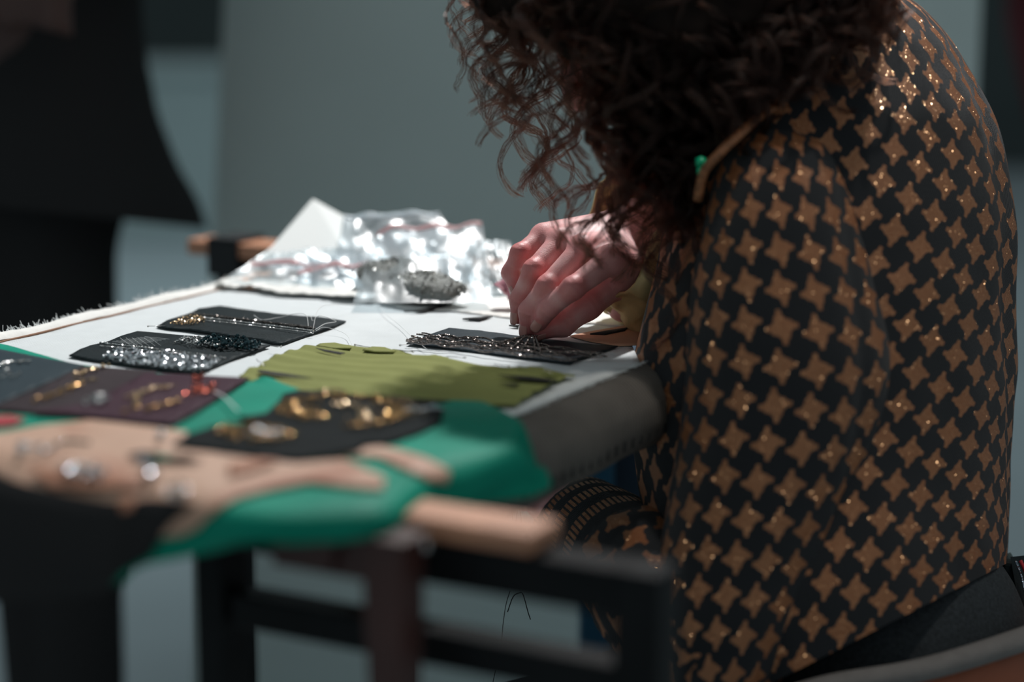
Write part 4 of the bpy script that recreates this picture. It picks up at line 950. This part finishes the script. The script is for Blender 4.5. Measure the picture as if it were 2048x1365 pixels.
bv, bf = nets(trunk, np.array([-0.10, 1.25, 0.45]), np.array([0.46, 1.95, 1.22]), 0.0055)
allv = np.vstack([hv, lv, bv]); allf = [tuple(q) for q in hf] + [tuple(q + len(hv)) for q in lf] + [tuple(q + len(hv) + len(lv)) for q in bf]
redA = np.concatenate([red, np.full(len(lv), 0.25), np.full(len(bv), 0.12)]); creA = np.concatenate([cre, np.zeros(len(lv)+len(bv))])
person = mk('person', allv, allf, MAT['skin'], None, True, attrs={'red': redA, 'crease': creA})
sm = person.modifiers.new('smooth', 'SMOOTH'); sm.factor = 0.5; sm.iterations = 3
tag(person, 'person with long dark curls in a houndstooth jacket bending over the canvas', 'person')
face_bits(HC, HA, person)
# finger nails
for k, (j, r) in list(FING.items()) + [('thumb', TH)]:
    ax = norm(j[3]-j[2]); outw = norm(j[1]-j[0]) - norm(j[3]-j[2]); 
    if k == 'thumb': outw = -FW*0.5 - UP*0.8
    if k == 'index': outw = outw*0.6 - FW*0.9
    outw = norm(outw - ax*(outw @ ax)); sd = np.cross(ax, outw); v = []
    for a in np.linspace(-1, 1, 9):
        for b in np.linspace(-0.95, 0.95, 9):
            w = 0.78*math.sqrt(max(0.0, 1 - (max(0, abs(a)-0.35)/0.65)**2*0.75)); ang = b*w*0.95
            v.append(j[3] + ax*(a*0.0052 + 0.0005) + (outw*math.cos(ang) + sd*math.sin(ang))*(r[3]*1.0 + 0.0004 - 0.0003*a*a))
    o = mk('fingernail', v, [(i*9+q, i*9+q+1, (i+1)*9+q+1, (i+1)*9+q) for i in range(8) for q in range(8)], MAT['nail'], person)
    so = o.modifiers.new('solid', 'SOLIDIFY'); so.thickness = 0.0008

# ---- jacket
def loft(name, rows, n, m, mat, parent, R0, fold=0.0, seed=0.0, close=False, foldfun=None, uoff=0.0, turned=False):
    """rows: cx, cy, half-width px, tilt deg, depth, half-depth m"""
    R = spline(rows, n); v, uv = [], []
    ln = 0.0; prev = None
    for i, (cx, cy, hw, tl, dp, hd) in enumerate(R):
        c0 = D(cx, cy, dp)
        if prev is not None: ln += np.linalg.norm(c0 - prev)
        prev = c0
        for k in range(m + 1):
            ph = 2*math.pi*k/m - math.pi/2*0
            t = math.radians(tl); ex = hw*math.cos(ph); ez = -hd*math.sin(ph)
            g = 1.0
            if turned:
                w = hw*dp/F; ax_, bx_ = 1.15*w*math.cos(ph), 0.95*w*math.sin(ph); ex = (ax_*0.485 + bx_*0.875)*F/dp; ez = ax_*0.875 - bx_*0.485
            if fold:
                dr = (math.cos(ph), math.sin(ph))
                g += fold*(noise.noise(Vector((dr[0]*1.6, dr[1]*1.6, ln*9 + seed))) + 0.5*noise.noise(Vector((dr[0]*4, dr[1]*4, ln*22 + seed))))
            if foldfun: g += foldfun(ph, ln, i/(n-1))
            v.append(D(cx + ex*g*math.cos(t), cy - ex*g*math.sin(t), dp + ez*g)); uv.append((-(ph)*R0 + uoff, ln))
    f = [(i*(m+1)+k, i*(m+1)+k+1, (i+1)*(m+1)+k+1, (i+1)*(m+1)+k) for i in range(n-1) for k in range(m)]
    o = mk(name, v, f, mat, parent, True, uvs=uv)
    return o
TORSO = [(1640,-60,70,0,1.48,.045),(1648,-5,170,0,1.48,.10),(1655,60,232,0,1.48,.132),(1660,130,272,0,1.48,.152),(1668,250,320,2,1.48,.165),(1672,380,347,4,1.48,.170),(1672,500,362,5,1.48,.170),
         (1648,700,388,8,1.48,.165),(1654,880,382,11,1.48,.160),(1664,1000,372,15,1.475,.155),(1680,1150,370,21,1.47,.155),(1695,1290,368,27,1.47,.155)]
def back_folds(ph, ln, t):
    a = math.exp(-((ph-0.55)/0.35)**2)
    return -0.012*a*math.sin(ln*40 + ph*6)*min(1, t*2) + 0.010*math.sin(ph*9 + ln*14)*max(0, t-0.5)*2 - 0.035*math.exp(-((ph-1.05-0.25*math.sin(ln*8))/0.13)**2)*min(1, max(0, t-0.15)*4)
jk = loft('jacket', TORSO, 110, 150, MAT['hound'], person, 0.150, 0.028, 3.0, foldfun=back_folds, turned=True)
jk['label'] = 'black and gold houndstooth knit jacket'
SLV = [(1560,226,20,0,1.42,.012),(1563,248,80,0,1.40,.040),(1566,300,118,0,1.385,.058),(1570,400,150,-3,1.372,.068),(1576,560,190,-6,1.365,.072),(1580,700,208,-7,1.362,.074),(1560,850,200,-8,1.362,.072),
       (1520,1000,183,-9,1.362,.068),(1478,1150,167,-9,1.362,.064),(1442,1280,152,-9,1.362,.060),(1425,1370,120,-9,1.365,.050),(1420,1420,30,-9,1.37,.02)]
def slv_folds(ph, ln, t): return 0.03*math.exp(-((ln-0.05)/0.03)**2)*math.sin(ph*3) - 0.045*math.exp(-((ph-0.42-0.35*math.sin(ln*10))/0.10)**2)*math.exp(-((ln-0.22)/0.18)**2)
sl = loft('sleeve', SLV, 100, 90, MAT['hounds'], jk, 0.073, 0.020, 9.0, foldfun=slv_folds)
def tube_uv(name, pts, rad, mat, parent, n=40, m=40, crumple=0.0, seed=0.0, thick=0.0, ell_=1.0):
    P = spline(pts, n); r = spline(np.array(rad)[:, None], n)[:, 0]; t, a, b = frames(P); v, uv = [], []; ln = 0
    for i in range(n):
        if i: ln += np.linalg.norm(P[i]-P[i-1])
        for k in range(m+1):
            ph = 2*math.pi*k/m; d = a[i]*math.cos(ph) + b[i]*math.sin(ph)*ell_
            g = r[i] + crumple*(noise.noise(Vector((math.cos(ph)*1.8, math.sin(ph)*1.8, ln*30+seed))) + 0.6*abs(noise.noise(Vector((math.cos(ph)*4, math.sin(ph)*4, ln*55+seed)))))
            v.append(P[i] + d*g); uv.append((ln, ph*r[i]))
    f = [(i*(m+1)+k, i*(m+1)+k+1, (i+1)*(m+1)+k+1, (i+1)*(m+1)+k) for i in range(n-1) for k in range(m)]
    o = mk(name, v, f, mat, parent, True, uvs=uv)
    if thick: so = o.modifiers.new('solid', 'SOLIDIFY'); so.thickness = thick; so.offset = -1
    return o
FA = px3([(1446,1300,1.362),(1360,1215,1.375),(1300,1158,1.41),(1272,1135,1.435)])
tube_uv('sleeve', FA, (0.056, 0.052, 0.048, 0.0455), MAT['hounds'], jk, 36, 44, 0.004, 2.0)
cf = tube_uv('cuff', px3([(1285,1148,1.425),(1235,1105,1.465),(1195,1074,1.505),(1158,1046,1.555)]), (0.0465, 0.043, 0.041, 0.037), MAT['stripes'], jk, 44, 44, 0.001, 4.0, 0.002); cf['label'] = 'striped gold and black cuff'
tube_uv('sleeve', px3([(1570,250,1.62),(1560,330,1.655),(1545,480,1.68),(1530,600,1.68),(1440,575,1.62),(1380,545,1.57)]), (0.060, 0.062, 0.058, 0.056, 0.05, 0.048), MAT['hounds'], jk, 50, 40, 0.004, 6.0)
gc2 = tube_uv('cuff', px3([(1238,458,1.500),(1290,480,1.515),(1350,510,1.545),(1425,545,1.60)]), (0.044, 0.049, 0.050, 0.047), MAT['gold_satin'], jk, 36, 60, 0.011, 7.0, 0.0015, 1.25); gc2['label'] = 'crumpled shiny gold cuff'
pp = MB().tube(spline(px3([(1626,203,1.39),(1580,207,1.372),(1530,226,1.345),(1480,268,1.325),(1440,306,1.318),(1408,345,1.325),(1395,400,1.335)]), 40), 0.0032, 10).build('piping', MAT['piping'], jk)
pp['label'] = 'gold piping along the shoulder edge'
MB().tube(spline(px3([(1310,905,1.47),(1308,940,1.47),(1300,975,1.46),(1290,1010,1.46)]), 20), 0.0028, 8).build('piping', MAT['piping'], jk)
# earring catching the light
vv, ff = ico(); er = mk('earring', np.vstack([vv*0.0045 + D(1402,324,1.335), vv*[0.0022,0.0022,0.004] + D(1399,342,1.335)]), np.vstack([ff, ff+12]), pr('green_glass', (0.0, 0.45, 0.22), 0.1), person); er['label'] = 'green glass drop earring'

# ---- trousers, shoes
HIP = D(1745,1385,1.51)
kn = [D(880,1560,1.60), D(940,1545,1.80)]; hp = [D(1730,1400,1.44), D(1745,1385,1.58)]
an = [np.array([kn[0][0]+0.06, kn[0][1]+0.02, 0.09]), np.array([kn[1][0]+0.05, kn[1][1]+0.02, 0.09])]
def trs(P):
    d = ell(P, D(1755,1370,1.50), (0.105, 0.13, 0.12)); d = smin(d, ell(P, D(1725,1255,1.48), (0.108, 0.118, 0.09)), 0.05)
    for i in (0, 1):
        d = smin(d, cone(P, hp[i], kn[i], 0.086, 0.060), 0.03); d = smin(d, cone(P, kn[i], an[i], 0.060, 0.050), 0.03)
    return d
P_ = np.vstack([kn, hp, an]); tv, tf = nets(trs, np.minimum(P_.min(0)-0.16, 0.03*0+P_.min(0)-0.16), P_.max(0) + np.array([0.2, 0.2, 0.25]), 0.009)
tv = tv[:, :]; to_ = mk('trousers', tv, tf, MAT['denim'], person)
sm = to_.modifiers.new('smooth', 'SMOOTH'); sm.iterations = 4
def on(px, py, d): return D(px, py, d)
sv = spline(px3([(2012,1110,1.53),(2030,1150,1.525),(2028,1190,1.52),(2012,1230,1.51),(1992,1275,1.50)]), 24)
MB().tube(sv, np.linspace(0.004, 0.009, 24), 10).build('side_seam', MAT['denimseam_lit'], person)  # trouser seam, paler than the denim to paint its lit edge
for a in an:
    def shoe(P, a=a): return smin(ell(P, a + [0.0, 0, -0.045], (0.06, 0.04, 0.045)), ell(P, a + [-0.11, 0, -0.058], (0.10, 0.042, 0.032)), 0.04)
    v_, f_ = nets(shoe, a - [0.25, 0.07, 0.095], a + [0.1, 0.07, 0.03], 0.008); v_[:, 2] = np.maximum(v_[:, 2], 0.003); mk('shoe', v_, f_, MAT['leather'], person)

# ---- hair
def blob(P):
    d = None
    for c, r in (((1330,-80,1.405), 0.110), ((1500,20,1.425), 0.080), ((1655,-15,1.465), 0.052), ((1300,200,1.40), 0.038), ((1335,320,1.40), 0.024), ((1340,430,1.405), 0.014), ((1040,-20,1.40), 0.034), ((1180,80,1.40), 0.042), ((1420,170,1.44), 0.05)):
        e = np.linalg.norm(P - D(*c), axis=-1) - r; d = e if d is None else smin(d, e, 0.02)
    q = (P - HC) @ HA.T       # leave the face free
    d = smin(d, ell(q, (0, -0.022, 0.034), (0.089, 0.106, 0.096)), 0.02)
    return np.maximum(d, -(np.linalg.norm(q - np.array([0, 0.13, -0.05]), axis=-1) - 0.085))
mv, mf = nets(blob, D(1330,-80,1.45) - [0.2, 0.2, 0.28], D(1330,-80,1.45) + [0.24, 0.2, 0.16], 0.006)
mv += np.array([0.010*noise.noise(Vector(p*28)) + 0.006*noise.noise(Vector(p*75)) for p in mv])[:, None] * norm(np.array([0.1, -1, 0.1]))
hm = mk('hair', mv, mf, MAT['hairmass'], person); hm['label'] = 'long dark brown curly hair'
LOCKS = []
def locks(n, rx, ry, rd, tips, td, R, lam, ns, spread, out=0.02):
    for _ in range(n):
        r0 = (RNG.uniform(*rx), RNG.uniform(*ry), RNG.uniform(*rd)); t = tips[RNG.integers(len(tips))]
        LOCKS.append((r0, (t[0] + RNG.normal(0, t[2]), t[1] + RNG.normal(0, t[3]), RNG.uniform(*td)), RNG.uniform(*R), RNG.uniform(*lam), ns, spread, out))
# left veil of curls
locks(26, (960,1130), (-140,-20), (1.37,1.43), [(960,130,22,40),(990,210,20,35),(1010,290,22,35),(1045,350,22,25),(1085,385,20,18),(1040,250,30,50),(1000,110,30,50)], (1.39,1.45), (0.009,0.016), (0.045,0.075), 13, 0.0010)
locks(12, (930,1000), (-120,-40), (1.38,1.43), [(920,60,14,50),(935,110,12,40),(945,170,14,30)], (1.39,1.44), (0.006,0.012), (0.035,0.055), 8, 0.0012)
locks(10, (1100,1200), (-60,60), (1.37,1.42), [(1085,395,25,15),(1120,420,25,20),(1060,360,20,20)], (1.39,1.44), (0.009,0.015), (0.045,0.07), 10, 0.0009)
# middle, falling over the hand
locks(90, (1160,1440), (-120,60), (1.34,1.41), [(1200,260,25,40),(1270,440,25,50),(1330,470,40,70),(1300,380,35,70),(1380,400,30,60),(1240,300,40,50)], (1.36,1.40), (0.008,0.015), (0.04,0.07), 19, 0.0010)
locks(22, (1160,1400), (0,260), (1.35,1.40), [(1185,520,16,30),(1250,560,28,30),(1145,470,14,30),(1290,560,25,25),(1340,560,20,30),(1320,500,30,40),(1370,500,20,40)], (1.365,1.40), (0.009,0.016), (0.05,0.09), 14, 0.0008)
# broad dark mass
locks(170, (1000,1500), (-150,-30), (1.30,1.40), [(1080,70,50,50),(1180,150,50,60),(1300,220,60,70),(1420,200,50,60),(1260,60,80,60),(1400,60,60,60)], (1.32,1.38), (0.009,0.017), (0.04,0.07), 19, 0.0010)
# right, over the shoulder and back
locks(190, (1450,1770), (-150,-40), (1.34,1.41), [(1500,180,40,40),(1580,150,45,40),(1660,110,45,35),(1740,70,35,40),(1765,20,18,40),(1450,270,30,25),(1620,60,60,50)], (1.31,1.37), (0.008,0.016), (0.038,0.065), 18, 0.0010)
# crown and back of the head
for _ in range(420):
    d = norm(RNG.normal(size=3)); l = HA @ d
    if l[1] > 0.45 and l[2] < 0.55: continue
    if l[2] < -0.2: continue
    r0 = HC + d*0.100 + HA[2]*0.015; tp = r0 + d*RNG.uniform(0.02, 0.045) + np.array([0.01, 0, -RNG.uniform(0.03, 0.12)])
    tp[2] = max(tp[2], 1.015)
    LOCKS.append((r0, tp, RNG.uniform(0.006, 0.012), RNG.uniform(0.035, 0.055), 12, 0.0012, 0.0))
NP = 52; allp, allr = [], []
for r0, t0, R_, lam, ns, spread, outw in LOCKS:
    a, e = (D(*r0), D(*t0)) if len(r0) == 3 and not isinstance(r0, np.ndarray) else (r0, t0); L_ = np.linalg.norm(e - a)
    b1 = a + (e-a)*0.25 - FW*outw*RNG.uniform(0.2, 1.2) + RT*RNG.normal(0, 0.008); b2 = a + (e-a)*0.7 + Zv*0.01 - FW*outw*0.3 + RT*RNG.normal(0, 0.010)
    s = np.linspace(0, 1, NP)[:, None]
    c = (1-s)**3*a + 3*(1-s)**2*s*b1 + 3*(1-s)*s*s*b2 + s**3*e
    ax = norm(e - a); e1 = norm(np.cross(ax, RNG.normal(size=3))); e2 = np.cross(ax, e1)
    ph0 = RNG.uniform(0, 6.28); sg = RNG.choice([-1, 1]); env = np.clip((s-0.03)/0.35, 0, 1)
    wob = np.cumsum(RNG.normal(0, 0.10, NP))[:, None]
    for k in range(ns):
        off = RNG.normal(0, spread, 3)*(0.35 + 0.65*s) + RNG.normal(0, spread*0.5, 3)*np.sin(s*RNG.uniform(3, 9) + RNG.uniform(0, 6))
        ph = ph0 + RNG.normal(0, 0.09) + sg*(2*math.pi*L_/lam*(1 + RNG.normal(0, 0.008)))*s + wob
        rr = R_*env*(1 + RNG.normal(0, 0.08))
        allp.append(c + off + rr*(np.cos(ph)*e1 + np.sin(ph)*e2))
        allr.append(np.full(NP, RNG.uniform(0.00015, 0.00026))*np.linspace(1.1, 0.6, NP))
hc = bpy.data.hair_curves.new('hair_curls'); hc.add_curves([NP]*len(allp))
pos = np.concatenate(allp); 
pos_l = (pos - np.array(person.location)).astype(np.float32)
hc.attributes['position'].data.foreach_set('vector', pos_l.ravel()) if 'position' in hc.attributes else None
ra = hc.attributes.get('radius') or hc.attributes.new('radius', 'FLOAT', 'POINT'); ra.data.foreach_set('value', np.concatenate(allr).astype(np.float32))
hc.materials.append(MAT['hair'])
ho = bpy.data.objects.new('hair_curls', hc); COL.objects.link(ho); ho.parent = person; tag(ho, 'loose dark auburn curls', kind='stuff')

# ================================================================== chair and bag behind the person
ch = empty('chair', np.array([HIP[0], HIP[1], 0])); tag(ch, 'low chair with a grey curved back rail under the seated person', 'chair')
rail = spline(px3([(1420,1440,1.345),(1540,1392,1.325),(1660,1358,1.318),(1850,1325,1.33),(2050,1264,1.365),(2200,1205,1.44),(2310,1160,1.58),(2270,1135,1.74),(2120,1125,1.84),(1900,1150,1.88)]), 60)
v, f = [], []; prof = [(-0.9, -0.0045), (-0.7, 0.0), (0, 0.0028), (0.7, 0.0), (0.9, -0.0045), (0.7, -0.010), (0, -0.0115), (-0.7, -0.010)]
t, a, b = frames(rail); 
for i in range(60):
    h = norm(np.cross(t[i], Zv))
    for x, z in prof: v.append(rail[i] + h*x*0.011 + Zv*z)
f = [(i*8+k, i*8+(k+1) % 8, (i+1)*8+(k+1) % 8, (i+1)*8+k) for i in range(59) for k in range(8)] + [tuple(range(8)), tuple(59*8+7-k for k in range(8))]
mk('back_rail', v, f, MAT['greyseat'], ch)
ctr = np.array([HIP[0], HIP[1], 0]); zs = 0.395
v = []
for i in range(60):
    inn = norm((ctr - rail[i])*[1, 1, 0]); h = rail[i][2] - 0.010
    for k, fz in enumerate((0, 0.5, 1)): v.append(np.array([rail[i][0], rail[i][1], h + (zs + 0.01 - h)*fz]) + inn*(0.002 + 0.05*fz*fz))
o = mk('back_shell', v, [(i*3+k, i*3+k+1, (i+1)*3+k+1, (i+1)*3+k) for i in range(59) for k in range(2)], MAT['orangewood'], ch); so = o.modifiers.new('solid', 'SOLIDIFY'); so.thickness = 0.006
m = bmesh.new(); bmesh.ops.create_cone(m, cap_ends=True, segments=40, radius1=0.215, radius2=0.225, depth=0.035); bmesh.ops.bevel(m, geom=m.edges[:], offset=0.006, segments=2, affect='EDGES')
m.verts.index_update()
mk('seat', [np.array(x.co) + [ctr[0], ctr[1], zs - 0.0175 - 0.11] for x in m.verts], [[x.index for x in g.verts] for g in m.faces], MAT['greyseat'], ch); m.free()
for sx in (-1, 1):
    for sy in (-1, 1): MB().tube([ctr + [sx*0.13, sy*0.13, zs-0.14], ctr + [sx*0.17, sy*0.17, 0]], [0.014, 0.010], 12).build('leg', MAT['orangewood'], ch)
hb = empty('handbag', D(2090,1330,1.50)*[1, 1, 1]); tag(hb, 'black zipped bag hanging on the chair behind the seated person', 'bag')
q = [D(2022,1118,1.50), D(2200,1100,1.56), D(2230,1290,1.55), D(2060,1330,1.49)]; nrm = norm(np.cross(q[1]-q[0], q[3]-q[0])); nrm = nrm if nrm[1] > 0 else -nrm
v, f = [], []
for k, (ins, th_) in enumerate(((0.93, 0.0), (1.0, 0.008), (1.0, 0.035), (0.93, 0.043))):
    cc = np.mean(q, 0)
    for p in q: v.append(cc + (p-cc)*ins + nrm*th_)
f = [(0,1,2,3), (15,14,13,12)] + [(k*4+i, k*4+(i+1) % 4, (k+1)*4+(i+1) % 4, (k+1)*4+i) for k in range(3) for i in range(4)]
bevel(mk('body', v, f, MAT['leather'], hb, False), 0.004, 3)
zl = spline(px3([(2030,1124,1.497),(2040,1150,1.496),(2047,1180,1.494),(2060,1230,1.49)]), 46)
o = beads('zip_teeth', zl - FW*0.003, 0.0011, MAT['zipper'], hb, 0.05); 
MB().tube(px3([(2041,1122,1.492),(2049,1140,1.492),(2056,1158,1.492)]), 0.0014, 6).build('pull_tab', MAT['red'], hb)
MB().tube(spline([D(2120,1112,1.52), D(2200,1040,1.54), D(2290,1120,1.56), D(2200,1104,1.555)], 20), 0.004, 8).build('strap', MAT['leather'], hb)

# ================================================================== person standing beyond the table
c2 = D(95, 300, 2.42)
gx, gy = c2[0], c2[1]
HC2 = np.array([gx + 0.02, gy, 1.60]); HA2 = head_axes((0.25, -0.95, -0.15), (0, 0, 1))
hands = [np.array([gx - 0.02, gy - 0.20, 0.985]), np.array([gx + 0.045, gy - 0.205, 0.995])]
el = [np.array([gx - 0.27, gy - 0.05, 1.11]), np.array([gx + 0.29, gy - 0.05, 1.11])]; sh = [np.array([gx - 0.19, gy, 1.38]), np.array([gx + 0.19, gy, 1.38])]
def p2(P):
    d = head_sdf(P, HC2, HA2); d = smin(d, cone(P, HC2 - [0, 0, 0.10], np.array([gx, gy, 1.40]), 0.05, 0.06), 0.03)
    d = smin(d, cone(P, np.array([gx, gy, 1.36]), np.array([gx, gy, 0.9]), 0.10, 0.10), 0.05)
    for i in (0, 1):
        d = smin(d, cone(P, sh[i], el[i], 0.04, 0.034), 0.03); d = smin(d, cone(P, el[i], hands[i], 0.034, 0.024), 0.02)
        s = 1 if i == 0 else -1
        d = smin(d, ell(P, hands[i] + [s*0.03, -0.01, -0.005], (0.042, 0.018, 0.034)), 0.012)
        for k in range(4): 
            b = hands[i] + np.array([s*0.055, -0.016, 0.018 - 0.014*k]); m_ = b + np.array([s*0.028, -0.012, -0.006]); e = m_ + np.array([s*0.018, 0.010, -0.010])
            d = smin(d, cone(P, b, m_, 0.0085, 0.0078), 0.004); d = smin(d, cone(P, m_, e, 0.0078, 0.006), 0.004)
        b = hands[i] + np.array([s*0.02, -0.022, 0.028]); d = smin(d, cone(P, b, b + np.array([s*0.045, -0.008, 0.006]), 0.010, 0.007), 0.006)
    return d
v_, f_ = nets(p2, np.array([gx-0.36, gy-0.28, 0.78]), np.array([gx+0.38, gy+0.16, 1.78]), 0.0065)
per2 = mk('person', v_, f_, MAT['darkskin'], None, True, attrs={'red': np.full(len(v_), 0.2), 'crease': np.zeros(len(v_))})
tag(per2, 'person standing beyond the table in dark clothes, head out of the frame', 'person')
face_bits(HC2, HA2, per2)
def hair2(P): return np.maximum(ell((P-HC2) @ HA2.T, (0, -0.02, 0.036), (0.083, 0.10, 0.088)), -(np.linalg.norm((P-HC2) @ HA2.T - np.array([0, 0.12, -0.03]), axis=-1) - 0.105))
v_, f_ = nets(hair2, HC2 - 0.15, HC2 + 0.16, 0.008); mk('hair', v_, f_, MAT['hairmass'], per2)
COAT = [(95,-640,110,0,2.42,.06),(95,-600,250,0,2.42,.09),(95,-420,262,0,2.42,.125),(95,-200,215,0,2.42,.125),(95,0,190,0,2.42,.125),(95,150,205,0,2.42,.13),(110,290,238,-3,2.42,.14),(128,380,272,-5,2.42,.15),(132,428,285,-6,2.42,.155)]
cw = loft('coat', COAT, 50, 70, MAT['black'], per2, 0.1, 0.03, 1.0)
for i in (0, 1): tube_uv('coat_sleeve', [sh[i] + [0, 0, 0.02], (sh[i]+el[i])/2, el[i], el[i]*0.45 + hands[i]*0.55], (0.062, 0.056, 0.052, 0.044), MAT['black'], per2, 30, 30, 0.003, i*3.0)
def legs2(P):
    d = None
    for s, xa, xb in ((0, D(128,430,2.42), D(178,1650,2.40)), (1, D(30,430,2.44), D(110,1650,2.44))):
        e = cone(P, xa, np.array([xb[0], xb[1], 0.06]), 0.062, 0.046); d = e if d is None else smin(d, e, 0.02)
    return smin(d, ell(P, D(90,330,2.43), (0.10, 0.09, 0.1)), 0.05)
q0 = D(90,330,2.43); v_, f_ = nets(legs2, [q0[0]-0.25, q0[1]-0.25, 0.0], [q0[0]+0.25, q0[1]+0.2, q0[2]+0.15], 0.009); mk('trousers', v_, f_, MAT['black'], per2)
for xb in (D(178,1650,2.40), D(110,1650,2.44)):
    a = np.array([xb[0], xb[1], 0.07])
    def shoe(P, a=a): return smin(ell(P, a + [0.0, 0, -0.030], (0.045, 0.05, 0.045)), ell(P, a + [0.0, -0.10, -0.040], (0.042, 0.09, 0.030)), 0.04)
    v_, f_ = nets(shoe, a - [0.08, 0.22, 0.075], a + [0.08, 0.09, 0.04], 0.008); v_[:, 2] = np.maximum(v_[:, 2], 0.003); mk('shoe', v_, f_, MAT['leather'], per2)
